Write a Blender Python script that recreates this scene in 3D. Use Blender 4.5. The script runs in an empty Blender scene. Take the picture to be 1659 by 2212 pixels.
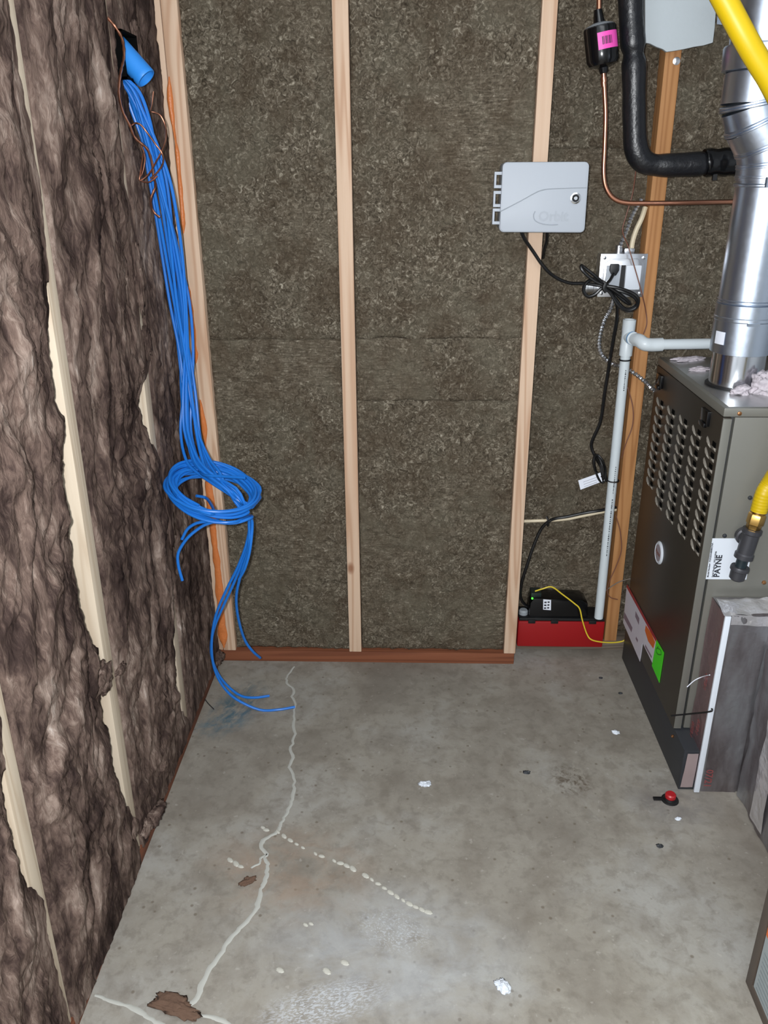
import bpy, bmesh, math, random
import numpy as np
from mathutils import Vector, Matrix

S = bpy.context.scene
COL = S.collection
random.seed(7)
RNG = np.random.RandomState(11)

# ------------------------------------------------------------------ camera
W, H = 1659, 2212
FPX, PITCH, YAW, ROLL, CAMZ = 1757.0, 0.400797, 0.0346543, -0.00734197, 1.42
def cam_axes():
    sp, cp = math.sin(PITCH), math.cos(PITCH)
    s, c = math.sin(YAW), math.cos(YAW)
    sr, cr = math.sin(ROLL), math.cos(ROLL)
    yaw = np.array([[c, s, 0], [-s, c, 0], [0, 0, 1]])
    m = np.array([[1, 0, 0], [0, -sp, -cp], [0, cp, -sp]])
    ro = np.array([[cr, -sr, 0], [sr, cr, 0], [0, 0, 1]])
    return ro @ m @ yaw
AX = cam_axes()
cam = bpy.data.cameras.new('camera')
camo = bpy.data.objects.new('camera', cam)
COL.objects.link(camo)
cam.sensor_fit = 'VERTICAL'
cam.sensor_height = 36
cam.lens = FPX / H * 36
cam.clip_start = 0.02
mw = Matrix.Identity(4)
for i in range(3):
    mw[i][0] = AX[0][i]; mw[i][1] = -AX[1][i]; mw[i][2] = -AX[2][i]
mw.translation = (0, 0, CAMZ)
camo.matrix_world = mw
S.camera = camo

# ------------------------------------------------------------------ light
S.view_settings.view_transform = 'Standard'
S.view_settings.look = 'None'
S.view_settings.gamma = 1
S.view_settings.use_curve_mapping = False
S.view_settings.exposure = 0.0
wd = bpy.data.worlds.new('world'); S.world = wd
wd.use_nodes = True
wd.node_tree.nodes['Background'].inputs[0].default_value = (0.6, 0.65, 0.72, 1)
wd.node_tree.nodes['Background'].inputs[1].default_value = 0.05

fl = bpy.data.lights.new('phone_flash', 'POINT'); fl.energy = 140; fl.color = (0.97, 0.985, 1.0); fl.shadow_soft_size = 0.012
flo = bpy.data.objects.new('phone_flash', fl); COL.objects.link(flo); flo.location = (-0.035, -0.01, CAMZ + 0.02)
al = bpy.data.lights.new('fill_light', 'AREA'); al.energy = 9; al.size = 0.9; al.color = (0.93, 0.97, 1.0)
alo = bpy.data.objects.new('fill_light', al); COL.objects.link(alo); alo.location = (0.5, 0.35, 2.38)  # unseen overhead area light, added as soft fill

# ------------------------------------------------------------------ helpers
def lin(c):
    c = c / 255.0
    return c / 12.92 if c <= 0.04045 else ((c + 0.055) / 1.055) ** 2.4
def rgb(r, g, b): return (lin(r), lin(g), lin(b), 1)

def ray(px, py): return AX.T @ np.array([(px - W / 2) / FPX, (py - H / 2) / FPX, 1.0])
C0 = np.array([0, 0, CAMZ])
def onZ(px, py, z=0.0): d = ray(px, py); return C0 + d * (z - CAMZ) / d[2]
def at(px, py, Y): d = ray(px, py); return C0 + d * Y / d[1]
def onX(px, py, X): d = ray(px, py); return C0 + d * X / d[0]
def AT(pts, Y): return [at(x, y, Y) for x, y in pts]

class MB:
    def __init__(s): s.v = []; s.f = []; s.m = []
    def add(s, vs, fs, mi=0):
        o = len(s.v); s.v.extend([tuple(map(float, p)) for p in vs])
        s.f.extend([tuple(i + o for i in f) for f in fs]); s.m.extend([mi] * len(fs)); return s
    def box(s, x0, x1, y0, y1, z0, z1, mi=0, lean=(0, 0)):
        vs = []
        for z in (z0, z1):
            dx, dy = lean[0] * (z - z0), lean[1] * (z - z0)
            vs += [(x0 + dx, y0 + dy, z), (x1 + dx, y0 + dy, z), (x1 + dx, y1 + dy, z), (x0 + dx, y1 + dy, z)]
        return s.add(vs, [(0, 3, 2, 1), (4, 5, 6, 7), (0, 1, 5, 4), (1, 2, 6, 5), (2, 3, 7, 6), (3, 0, 4, 7)], mi)
    def prism(s, pts, d, mi=0):          # polygon of 3-D points pushed along d
        n = len(pts); pts = [np.array(p, float) for p in pts]; d = np.array(d, float)
        vs = pts + [p + d for p in pts]
        fs = [tuple(range(n)), tuple(range(2 * n - 1, n - 1, -1))] + [(i, i + n, (i + 1) % n + n, (i + 1) % n) for i in range(n)]
        return s.add(vs, fs, mi)
    def tube(s, pts, r, n=10, sm=4, mi=0, caps=True, rf=None):
        P = spline(pts, sm); m = len(P)
        T = np.gradient(P, axis=0); T /= np.maximum(np.linalg.norm(T, axis=1)[:, None], 1e-9)
        a = np.array([0, 0, 1.0]) if abs(T[0][2]) < 0.9 else np.array([1.0, 0, 0])
        u = np.cross(T[0], a); u /= np.linalg.norm(u)
        L = np.concatenate([[0], np.cumsum(np.linalg.norm(np.diff(P, axis=0), axis=1))])
        vs = []
        for i in range(m):
            u = u - T[i] * (u @ T[i]); u /= np.linalg.norm(u); w = np.cross(T[i], u)
            rr = r if rf is None else r * rf(L[i], L[-1])
            for k in range(n):
                t = 2 * math.pi * k / n
                vs.append(P[i] + rr * (math.cos(t) * u + math.sin(t) * w))
        fs = [(i * n + k, i * n + (k + 1) % n, (i + 1) * n + (k + 1) % n, (i + 1) * n + k) for i in range(m - 1) for k in range(n)]
        if caps: fs += [tuple(range(n - 1, -1, -1)), tuple(range((m - 1) * n, m * n))]
        return s.add(vs, fs, mi)
    def lathe(s, prof, o, d=(0, 0, 1), n=24, mi=0):   # prof: (radius, height along d)
        o = np.array(o, float); d = np.array(d, float); d /= np.linalg.norm(d)
        a = np.array([1.0, 0, 0]) if abs(d[0]) < 0.9 else np.array([0, 1.0, 0])
        u = np.cross(d, a); u /= np.linalg.norm(u); w = np.cross(d, u)
        vs = []
        for r, h in prof:
            for k in range(n):
                t = 2 * math.pi * k / n
                vs.append(o + d * h + r * (math.cos(t) * u + math.sin(t) * w))
        m = len(prof)
        fs = [(i * n + k, i * n + (k + 1) % n, (i + 1) * n + (k + 1) % n, (i + 1) * n + k) for i in range(m - 1) for k in range(n)]
        fs += [tuple(range(n - 1, -1, -1)), tuple(range((m - 1) * n, m * n))]
        return s.add(vs, fs, mi)
    def grid(s, P, mi=0, mask=None):     # P: (a, b, 3)
        a, b = P.shape[:2]
        fs = [(i * b + j, (i + 1) * b + j, (i + 1) * b + j + 1, i * b + j + 1) for i in range(a - 1) for j in range(b - 1) if mask is None or not mask[i, j]]
        return s.add(P.reshape(-1, 3), fs, mi)
    def text(s, txt, size, o, right, up, mi=0, bold=0.0, align='CENTER'):
        c = bpy.data.curves.new('t', 'FONT'); c.body = txt; c.size = size; c.align_x = align; c.align_y = 'CENTER'
        c.extrude = 0.0002; c.resolution_u = 2; c.offset = bold
        t = bpy.data.objects.new('t', c); COL.objects.link(t)
        me = bpy.data.meshes.new_from_object(t.evaluated_get(bpy.context.evaluated_depsgraph_get()))
        R, U = np.array(right, float), np.array(up, float); N = np.cross(R, U)
        o = np.array(o, float)
        s.add([o + R * v.co.x + U * v.co.y + N * v.co.z for v in me.vertices], [tuple(p.vertices) for p in me.polygons], mi)
        bpy.data.objects.remove(t); bpy.data.curves.remove(c); bpy.data.meshes.remove(me)
        return s
    def build(s, name, mats, parent=None, bevel=0, smooth=True, recalc=True, angle=35):
        V = np.array(s.v)
        if parent is not None:
            root = parent
            while root.parent: root = root.parent
            o = np.array(root.location); loc = (0, 0, 0)
        else:
            o = np.array([(V[:, 0].min() + V[:, 0].max()) / 2, (V[:, 1].min() + V[:, 1].max()) / 2, V[:, 2].min()]); loc = o
        me = bpy.data.meshes.new(name)
        me.from_pydata([tuple(p) for p in V - o], [], s.f)
        if not isinstance(mats, (list, tuple)): mats = [mats]
        for m in mats: me.materials.append(m)
        me.polygons.foreach_set('material_index', s.m)
        if bevel or recalc:
            bm = bmesh.new(); bm.from_mesh(me)
            if bevel:
                bmesh.ops.remove_doubles(bm, verts=bm.verts, dist=1e-6)
                es = [e for e in bm.edges if len(e.link_faces) == 2 and e.calc_face_angle(0) > 0.6]
                bmesh.ops.bevel(bm, geom=es, offset=bevel, segments=2, affect='EDGES', profile=0.6, clamp_overlap=True)
            if recalc: bmesh.ops.recalc_face_normals(bm, faces=bm.faces)
            bm.to_mesh(me); bm.free()
        if smooth:
            me.polygons.foreach_set('use_smooth', [True] * len(me.polygons))
            me.set_sharp_from_angle(angle=math.radians(angle))
        ob = bpy.data.objects.new(name, me); COL.objects.link(ob); ob.location = loc
        if parent is not None: ob.parent = parent
        return ob

def spline(pts, sm=4):
    P = np.array(pts, float)
    if sm <= 1 or len(P) < 3:
        if sm > 1:
            t = np.linspace(0, 1, sm * 2 + 1)[:, None]; return P[0] * (1 - t) + P[-1] * t
        return P
    Q = np.vstack([2 * P[0] - P[1], P, 2 * P[-1] - P[-2]]); out = []
    for i in range(len(P) - 1):
        p0, p1, p2, p3 = Q[i:i + 4]
        for k in range(sm):
            t = k / sm
            out.append(0.5 * (2 * p1 + (p2 - p0) * t + (2 * p0 - 5 * p1 + 4 * p2 - p3) * t * t + (3 * p1 - p0 - 3 * p2 + p3) * t ** 3))
    out.append(P[-1]); return np.array(out)

def thing(name, label, cat, loc, group=None):
    o = bpy.data.objects.new(name, None); COL.objects.link(o); o.location = tuple(map(float, loc)); o.empty_display_size = 0.05
    o['label'] = label; o['category'] = cat
    if group: o['group'] = group
    return o
def tag(o, label, cat, group=None):
    o['label'] = label; o['category'] = cat
    if group: o['group'] = group
    return o
def struct(o): o['kind'] = 'structure'; return o
def stuff(o): o['kind'] = 'stuff'; return o

# numpy gradient-ish noise
PERM = RNG.permutation(256); PERM = np.concatenate([PERM, PERM]); VAL = RNG.rand(256) * 2 - 1
def vnoise(x, y, z):
    xi, yi, zi = (np.floor(a).astype(int) for a in (x, y, z))
    fx, fy, fz = x - xi, y - yi, z - zi
    u, v, w = (t * t * t * (t * (t * 6 - 15) + 10) for t in (fx, fy, fz))
    def h(i, j, k): return VAL[PERM[PERM[PERM[(xi + i) & 255] + ((yi + j) & 255)] + ((zi + k) & 255)]]
    L = lambda a, b, t: a + (b - a) * t
    return L(L(L(h(0, 0, 0), h(1, 0, 0), u), L(h(0, 1, 0), h(1, 1, 0), u), v), L(L(h(0, 0, 1), h(1, 0, 1), u), L(h(0, 1, 1), h(1, 1, 1), u), v), w)
def fbm(x, y, z, o=4, g=0.5):
    s = 0; a = 1; n = 0
    for _ in range(o):
        s = s + a * vnoise(x, y, z); n += a; a *= g; x, y, z = x * 2.03 + 3.1, y * 2.03 + 7.7, z * 2.03 + 1.3
    return s / n

# ------------------------------------------------------------------ materials
def M(name, col, rough=0.6, metal=0.0, spec=0.5):
    m = bpy.data.materials.new(name); m.use_nodes = True
    b = m.node_tree.nodes['Principled BSDF']
    b.inputs['Base Color'].default_value = col; b.inputs['Roughness'].default_value = rough
    b.inputs['Metallic'].default_value = metal; b.inputs['Specular IOR Level'].default_value = spec
    return m
class N:
    def __init__(s, m): s.t = m.node_tree; s.b = s.t.nodes['Principled BSDF']; s.co = None
    def n(s, k, **kw):
        x = s.t.nodes.new(k)
        for a, b in kw.items(): setattr(x, a, b)
        return x
    def link(s, a, b): s.t.links.new(a, b)
    def coord(s, scale=(1, 1, 1), rnd=True):
        if s.co is None:
            s.co = s.n('ShaderNodeTexCoord').outputs['Object']
        mp = s.n('ShaderNodeMapping'); mp.inputs['Scale'].default_value = scale
        s.link(s.co, mp.inputs['Vector'])
        if rnd:
            oi = s.n('ShaderNodeObjectInfo'); ml = s.n('ShaderNodeMath', operation='MULTIPLY'); ml.inputs[1].default_value = 37.0
            s.link(oi.outputs['Random'], ml.inputs[0]); s.link(ml.outputs[0], mp.inputs['Location'])
        return mp.outputs[0]
    def noise(s, vec, scale, detail=4, rough=0.55, dist=0.0):
        x = s.n('ShaderNodeTexNoise'); x.inputs['Scale'].default_value = scale; x.inputs['Detail'].default_value = detail
        x.inputs['Roughness'].default_value = rough; x.inputs['Distortion'].default_value = dist
        s.link(vec, x.inputs['Vector']); return x.outputs[0]
    def ramp(s, fac, stops):
        r = s.n('ShaderNodeValToRGB'); e = r.color_ramp.elements
        while len(e) < len(stops): e.new(0.5)
        for i, (p, c) in enumerate(stops): e[i].position = p; e[i].color = c
        s.link(fac, r.inputs[0]); return r.outputs[0]
    def mix(s, fac, a, b, mode='MIX'):
        x = s.n('ShaderNodeMix', data_type='RGBA', blend_type=mode)
        for v, k in ((fac, 0), (a, 6), (b, 7)):
            if isinstance(v, (int, float, tuple)): x.inputs[k].default_value = v
            else: s.link(v, x.inputs[k])
        return x.outputs[2]
    def bump(s, h, strength=0.3, dist=0.01, prev=None):
        b = s.n('ShaderNodeBump'); b.inputs['Strength'].default_value = strength; b.inputs['Distance'].default_value = dist
        s.link(h, b.inputs['Height'])
        if prev is not None: s.link(prev, b.inputs['Normal'])
        s.link(b.outputs[0], s.b.inputs['Normal']); return b.outputs[0]
    def color(s, c): s.link(c, s.b.inputs['Base Color'])
    def math(s, op, a, b):
        x = s.n('ShaderNodeMath', operation=op)
        for i, v in enumerate((a, b)):
            if isinstance(v, (int, float)): x.inputs[i].default_value = v
            else: s.link(v, x.inputs[i])
        return x.outputs[0]

def wood(name, light, dark, knot, axis='Z', cont=1.0):
    m = M(name, light, 0.65, spec=0.25); q = N(m)
    sc = {'Z': (1, 1, 0.045), 'X': (0.045, 1, 1), 'Y': (1, 0.045, 1)}[axis]
    v = q.coord(sc)
    big = q.noise(v, 14, 2, 0.5, 0.4)
    rings = q.n('ShaderNodeMath', operation='SINE'); q.link(q.math('MULTIPLY', big, 60.0 * cont), rings.inputs[0])
    r01 = q.math('MULTIPLY_ADD', rings.outputs[0], 0.5); r01.node.inputs[2].default_value = 0.5
    r2 = q.math('POWER', r01, 2.2)
    fine = q.noise(v, 260, 3)
    c = q.mix(q.math('MULTIPLY', r2, 0.75), light, dark)
    c = q.mix(q.math('MULTIPLY', fine, 0.3), c, dark)
    v2 = q.coord({'Z': (1, 1, 0.55), 'X': (0.55, 1, 1), 'Y': (1, 0.55, 1)}[axis])
    vo = q.n('ShaderNodeTexVoronoi'); vo.inputs['Scale'].default_value = 7.0; q.link(v2, vo.inputs['Vector'])
    k = q.ramp(vo.outputs['Distance'], [(0.05, (1, 1, 1, 1)), (0.1, (0, 0, 0, 1))])
    c = q.mix(q.math('MULTIPLY', k, 0.8), c, knot)
    q.color(c); q.bump(fine, 0.12, 0.002); return m

pine = wood('pine_pink', rgb(208, 182, 158), rgb(176, 138, 110), rgb(130, 80, 50))
pale = wood('pine_pale', rgb(202, 188, 168), rgb(180, 162, 140), rgb(120, 85, 55))
oldw = wood('aged_fir', rgb(180, 132, 86), rgb(146, 98, 58), rgb(80, 48, 28))
ptx = wood('treated_brown_x', rgb(128, 78, 54), rgb(98, 56, 38), rgb(50, 28, 20), 'X')
pty = wood('treated_brown_y', rgb(128, 78, 56), rgb(96, 54, 36), rgb(50, 28, 20), 'Y')
greyw = wood('grey_wood_x', rgb(120, 108, 96), rgb(84, 74, 64), rgb(50, 40, 34), 'X')

def fibre():
    m = M('glass_fibre', rgb(100, 84, 74), 0.95, spec=0.05); q = N(m)
    v = q.coord((1, 1.6, 0.5)); vv = q.coord((1, 1, 0.8))
    a = q.noise(v, 15, 5, 0.55, 0.5)
    b = q.noise(vv, 6.5, 3, 0.5, 0.3)
    f = q.noise(q.coord((1, 1.5, 0.38)), 62, 5, 0.68, 1.0)
    t = q.math('ADD', q.math('MULTIPLY', a, 0.42), q.math('MULTIPLY', b, 0.30))
    t = q.math('ADD', t, q.math('MULTIPLY', f, 0.3))
    c = q.ramp(t, [(0.37, rgb(34, 26, 25)), (0.46, rgb(63, 51, 47)), (0.54, rgb(100, 84, 76)), (0.62, rgb(138, 122, 112)), (0.72, rgb(196, 186, 178))])
    q.color(c)
    p = q.bump(a, 0.25, 0.02); q.bump(f, 0.55, 0.007, p); return m
fibreM = fibre()
def rock():
    m = M('rock_wool', rgb(84, 74, 58), 0.95, spec=0.08); q = N(m)
    v = q.coord((1, 1, 1))
    a = q.noise(v, 84, 5, 0.64, 1.5)
    st = q.noise(q.coord((0.45, 1, 2.4)), 95, 3, 0.6, 0.4)
    mask = q.ramp(q.noise(v, 2.6, 2), [(0.5, (0, 0, 0, 1)), (0.66, (1, 1, 1, 1))])
    t = q.mix(mask, a, q.mix(0.5, a, st))
    c = q.ramp(t, [(0.30, rgb(50, 44, 36)), (0.45, rgb(86, 78, 66)), (0.57, rgb(114, 105, 91)), (0.74, rgb(188, 180, 162))])
    c = q.mix(q.ramp(q.noise(v, 11, 4, 0.6, 0.6), [(0.42, (0, 0, 0, 1)), (0.62, (0.5, 0.5, 0.5, 1))]), c, rgb(74, 62, 49))
    c = q.mix(q.ramp(q.noise(q.coord((1.3, 1, 1)), 7, 3, 0.6, 0.4), [(0.48, (0, 0, 0, 1)), (0.66, (0.4, 0.4, 0.4, 1))]), c, rgb(106, 101, 87))
    q.color(c)
    p = q.bump(t, 0.7, 0.010); q.bump(q.noise(v, 260, 2, 0.6, 1.0), 0.35, 0.003, p); return m
rockM = rock()

def metal(name, col, rough, bump=0.0, spang=0.0):
    m = M(name, col, rough, 1.0); q = N(m)
    n1 = q.noise(q.coord((1, 1, 1)), 60, 2)
    if spang:
        vo = q.n('ShaderNodeTexVoronoi'); vo.inputs['Scale'].default_value = 140; q.link(q.coord(), vo.inputs['Vector'])
        q.link(q.ramp(vo.outputs['Color'], [(0, (rough - spang,) * 3 + (1,)), (1, (rough + spang,) * 3 + (1,))]), q.b.inputs['Roughness'])
    if bump: q.bump(n1, bump, 0.004)
    return m
galv = metal('galvanised', rgb(196, 206, 220), 0.34, 0.03, 0.025)
steel = metal('bright_steel', rgb(214, 216, 220), 0.2)
zinc = metal('zinc_box', rgb(214, 216, 220), 0.3, 0.05)
topm = metal('galv_top', rgb(196, 198, 198), 0.36, 0.03, 0.03)
foil = metal('foil', rgb(214, 212, 214), 0.28, 0.9); foil.node_tree.nodes['Principled BSDF'].inputs['Metallic'].default_value = 0.7
foilp = metal('foil_pinkish', rgb(168, 142, 146), 0.36, 0.6); foilp.node_tree.nodes['Principled BSDF'].inputs['Metallic'].default_value = 0.85
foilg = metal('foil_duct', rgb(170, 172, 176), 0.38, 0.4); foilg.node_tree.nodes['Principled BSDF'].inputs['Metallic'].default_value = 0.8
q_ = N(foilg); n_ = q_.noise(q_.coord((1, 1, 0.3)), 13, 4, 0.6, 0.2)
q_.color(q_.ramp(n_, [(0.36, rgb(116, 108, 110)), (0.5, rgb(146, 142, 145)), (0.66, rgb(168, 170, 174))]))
copper = metal('copper', rgb(196, 138, 112), 0.3)
brass = metal('brass', rgb(198, 158, 90), 0.28)
screwm = metal('screw', rgb(180, 130, 90), 0.35)
def paint(name, col, rough=0.45, var=0.12, sc=8, spec=0.4, metal_=0.0, bump=0.0):
    m = M(name, col, rough, metal_, spec); q = N(m)
    n = q.noise(q.coord(), sc, 4)
    q.color(q.mix(q.math('MULTIPLY', n, var), col, tuple(x * 0.55 for x in col[:3]) + (1,)))
    if bump: q.bump(q.noise(q.coord(), 90, 3), bump, 0.004)
    return m
cabm = paint('cabinet_grey', rgb(122, 121, 114), 0.38, 0.25, 5, 0.5, 0.35)
doorm = paint('door_grey_shaded', rgb(66, 61, 54), 0.38, 0.2, 6, 0.5, 0.5)  # same grey metal as the cabinet, darkened for the grazing flash
louvm = paint('louver_grey_lit', rgb(138, 132, 122), 0.4, 0.1, 6, 0.5, 0.3)  # door metal lightened: flash catching the raised louvers, put into the colour
basem = paint('dark_base', rgb(46, 48, 52), 0.45, 0.2)
black = M('black', rgb(14, 14, 16), 0.5); blackg = M('black_gloss', rgb(10, 10, 12), 0.18)
shadem = M('opening_shade', rgb(8, 8, 8), 0.9, spec=0.05)  # near-black: shade inside louver slots and wall box, put into the colour
foam = paint('foam_black', rgb(22, 23, 27), 0.36, 0.4, 30, 0.5, bump=0.35)
cordm = M('cord_black', rgb(16, 16, 17), 0.35)
bluec = paint('cable_blue', rgb(30, 110, 198), 0.36, 0.1, 20)
bluet = paint('conduit_blue', rgb(48, 136, 222), 0.45, 0.1, 12)
white = M('white', rgb(204, 210, 218), 0.5)
pvc = paint('pvc_white', rgb(198, 206, 210), 0.35, 0.06, 10)
pvcb = M('primer_blue', rgb(80, 140, 190), 0.45)
plast = paint('box_grey', rgb(166, 172, 180), 0.5, 0.06, 6, 0.35)
plastd = M('box_grey_dark', rgb(146, 152, 158), 0.55)
red = paint('tank_red', rgb(146, 16, 20), 0.45, 0.15, 8)
redc = M('red_cap', rgb(160, 28, 34), 0.4)
yellow = paint('gas_yellow', rgb(188, 158, 8), 0.42, 0.08, 10)
yellw = M('wire_yellow', rgb(214, 190, 50), 0.45)
orange = paint('orange_foam', rgb(202, 118, 64), 0.4, 0.3, 30, bump=0.5)
iron = paint('black_iron', rgb(66, 66, 70), 0.42, 0.2, 30, 0.5, 0.4)
romex = M('romex', rgb(206, 192, 164), 0.5)
brownw = M('brown_wire', rgb(112, 72, 56), 0.5)
board = paint('board_white', rgb(180, 188, 192), 0.7, 0.1, 14, bump=0.15)
ink = M('ink', rgb(38, 40, 48), 0.6); redink = M('red_ink', rgb(124, 62, 62), 0.6)
pink = M('pink', rgb(232, 80, 176), 0.5); paperm = M('paper', rgb(222, 226, 236), 0.6)
lab_w = paint('label_white', rgb(206, 204, 214), 0.5, 0.2, 20)
labor = M('label_orange', rgb(206, 100, 40), 0.5); green = paint('sticker_green', rgb(70, 216, 30), 0.5, 0.2, 12)
labred = M('label_red', rgb(150, 40, 46), 0.5); labblue = M('label_blue', rgb(40, 90, 170), 0.5)
led = M('led', rgb(60, 255, 60), 0.4); led.node_tree.nodes['Principled BSDF'].inputs['Emission Color'].default_value = rgb(80, 255, 60)
led.node_tree.nodes['Principled BSDF'].inputs['Emission Strength'].default_value = 2.0
pinkwool = paint('pale_wool', rgb(196, 188, 194), 0.95, 0.5, 60, 0.1, bump=0.8)
card = paint('brown_cabinet', rgb(84, 74, 66), 0.5, 0.15)
plainw = paint('plain_wall', rgb(178, 182, 186), 0.8, 0.15)
filler = paint('crack_filler', rgb(172, 172, 165), 0.8, 0.2, 40)
dab = M('glue_dab', rgb(172, 170, 160), 0.7)
chip = paint('brown_debris', rgb(96, 74, 60), 0.95, 0.4, 40, bump=0.6)

def concrete():
    m = M('concrete', rgb(150, 146, 136), 0.62, spec=0.35); q = N(m)
    tc = q.n('ShaderNodeTexCoord').outputs['Object']; q.co = tc
    v = q.coord((1, 1, 1), False)
    a = q.noise(v, 2.6, 5, 0.6, 0.4); b = q.noise(v, 11, 5, 0.65, 0.3); f = q.noise(v, 130, 3, 0.7)
    c = q.ramp(a, [(0.32, rgb(124, 118, 109)), (0.5, rgb(146, 141, 131)), (0.66, rgb(156, 154, 148))])
    c = q.mix(q.ramp(b, [(0.32, (0.6, 0.6, 0.6, 1)), (0.56, (0, 0, 0, 1))]), c, rgb(112, 104, 94))
    c = q.mix(q.ramp(q.noise(v, 34, 4, 0.65, 0.3), [(0.36, (0.4, 0.4, 0.4, 1)), (0.5, (0, 0, 0, 1))]), c, rgb(106, 99, 90))
    c = q.mix(q.ramp(q.noise(v, 60, 2, 0.6), [(0.66, (0, 0, 0, 1)), (0.74, (0.5, 0.5, 0.5, 1))]), c, rgb(172, 168, 160))
    c = q.mix(q.math('MULTIPLY', f, 0.25), c, rgb(104, 99, 90))
    sp = q.n('ShaderNodeTexVoronoi'); sp.inputs['Scale'].default_value = 26; q.link(v, sp.inputs['Vector'])
    c = q.mix(q.ramp(sp.outputs['Distance'], [(0.06, (0.7, 0.7, 0.7, 1)), (0.12, (0, 0, 0, 1))]), c, rgb(96, 86, 74))
    def spot(c, x, y, sx, sy, rot, col, amt, nsc, lo, hi):
        mp = q.n('ShaderNodeMapping', vector_type='TEXTURE'); mp.inputs['Location'].default_value = (x, y, 0)
        mp.inputs['Rotation'].default_value = (0, 0, rot); mp.inputs['Scale'].default_value = (sx, sy, 1)
        q.link(tc, mp.inputs['Vector'])
        g = q.n('ShaderNodeTexGradient', gradient_type='SPHERICAL'); q.link(mp.outputs[0], g.inputs[0])
        st = q.noise(mp.outputs[0], nsc, 4, 0.7, 0.6)
        k = q.math('MULTIPLY', q.ramp(g.outputs['Fac'], [(0.0, (0, 0, 0, 1)), (0.55, (1, 1, 1, 1))]), q.ramp(st, [(lo, (0, 0, 0, 1)), (hi, (1, 1, 1, 1))]))
        return q.mix(q.math('MULTIPLY', k, amt), c, col)
    p = onZ(508, 1530); c = spot(c, p[0], p[1], 0.075, 0.16, -0.35, rgb(50, 88, 104), 0.8, 3.0, 0.4, 0.62)
    p = onZ(480, 1565); c = spot(c, p[0], p[1], 0.1, 0.05, 0.3, rgb(66, 104, 120), 0.45, 3.0, 0.42, 0.62)
    p = onZ(1235, 1685); c = spot(c, p[0], p[1], 0.06, 0.07, 0.4, rgb(84, 74, 62), 0.85, 4.0, 0.45, 0.6)
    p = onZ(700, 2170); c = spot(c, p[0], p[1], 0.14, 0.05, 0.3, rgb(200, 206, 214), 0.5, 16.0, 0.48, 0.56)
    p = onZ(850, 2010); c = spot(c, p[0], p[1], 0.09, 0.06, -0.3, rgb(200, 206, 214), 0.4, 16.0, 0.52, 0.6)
    p = onZ(850, 2060); c = spot(c, p[0], p[1], 0.3, 0.2, 0, rgb(176, 182, 188), 0.35, 2.0, 0.3, 0.6)  # broad bluish patch: flash glow on the concrete, painted into its colour
    p = onZ(1455, 1735); c = spot(c, p[0], p[1], 0.13, 0.1, 0, rgb(104, 100, 98), 0.6, 2.0, 0.3, 0.6)
    p = onZ(620, 1880); c = spot(c, p[0], p[1], 0.22, 0.16, 0, rgb(146, 124, 106), 0.45, 2.0, 0.4, 0.6)
    q.color(c); q.bump(f, 0.12, 0.003)
    q.link(q.ramp(a, [(0.3, (0.5,) * 3 + (1,)), (0.7, (0.66,) * 3 + (1,))]), q.b.inputs['Roughness'])
    return m
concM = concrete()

# ------------------------------------------------------------------ room shell
XW, YB, ZC = -0.72, 2.42, 2.45
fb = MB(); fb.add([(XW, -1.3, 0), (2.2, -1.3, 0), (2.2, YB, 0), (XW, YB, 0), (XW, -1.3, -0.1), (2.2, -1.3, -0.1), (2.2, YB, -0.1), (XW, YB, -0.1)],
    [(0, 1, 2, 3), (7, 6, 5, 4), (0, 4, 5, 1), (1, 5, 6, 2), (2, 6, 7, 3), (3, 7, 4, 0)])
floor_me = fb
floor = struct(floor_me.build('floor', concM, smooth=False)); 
# keep floor texture coordinates in world units
off = np.array(floor.location)
for v in floor.data.vertices: v.co = Vector(np.array(v.co) + off)
floor.location = (0, 0, 0)
struct(MB().box(XW, 2.2, -1.3, YB, ZC, ZC + 0.05).build('ceiling', plainw, smooth=False))
struct(MB().box(XW - 0.05, XW, -1.3, YB, 0, ZC).build('wall_left', plainw, smooth=False))
struct(MB().box(XW, 2.2, YB, YB + 0.05, 0, ZC).build('wall_back', plainw, smooth=False))
struct(MB().box(2.2, 2.25, -1.3, YB, 0, ZC).build('wall_right', plainw, smooth=False))
struct(MB().box(XW, 2.2, -1.35, -1.3, 0, ZC).build('wall_front', plainw, smooth=False))

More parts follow.
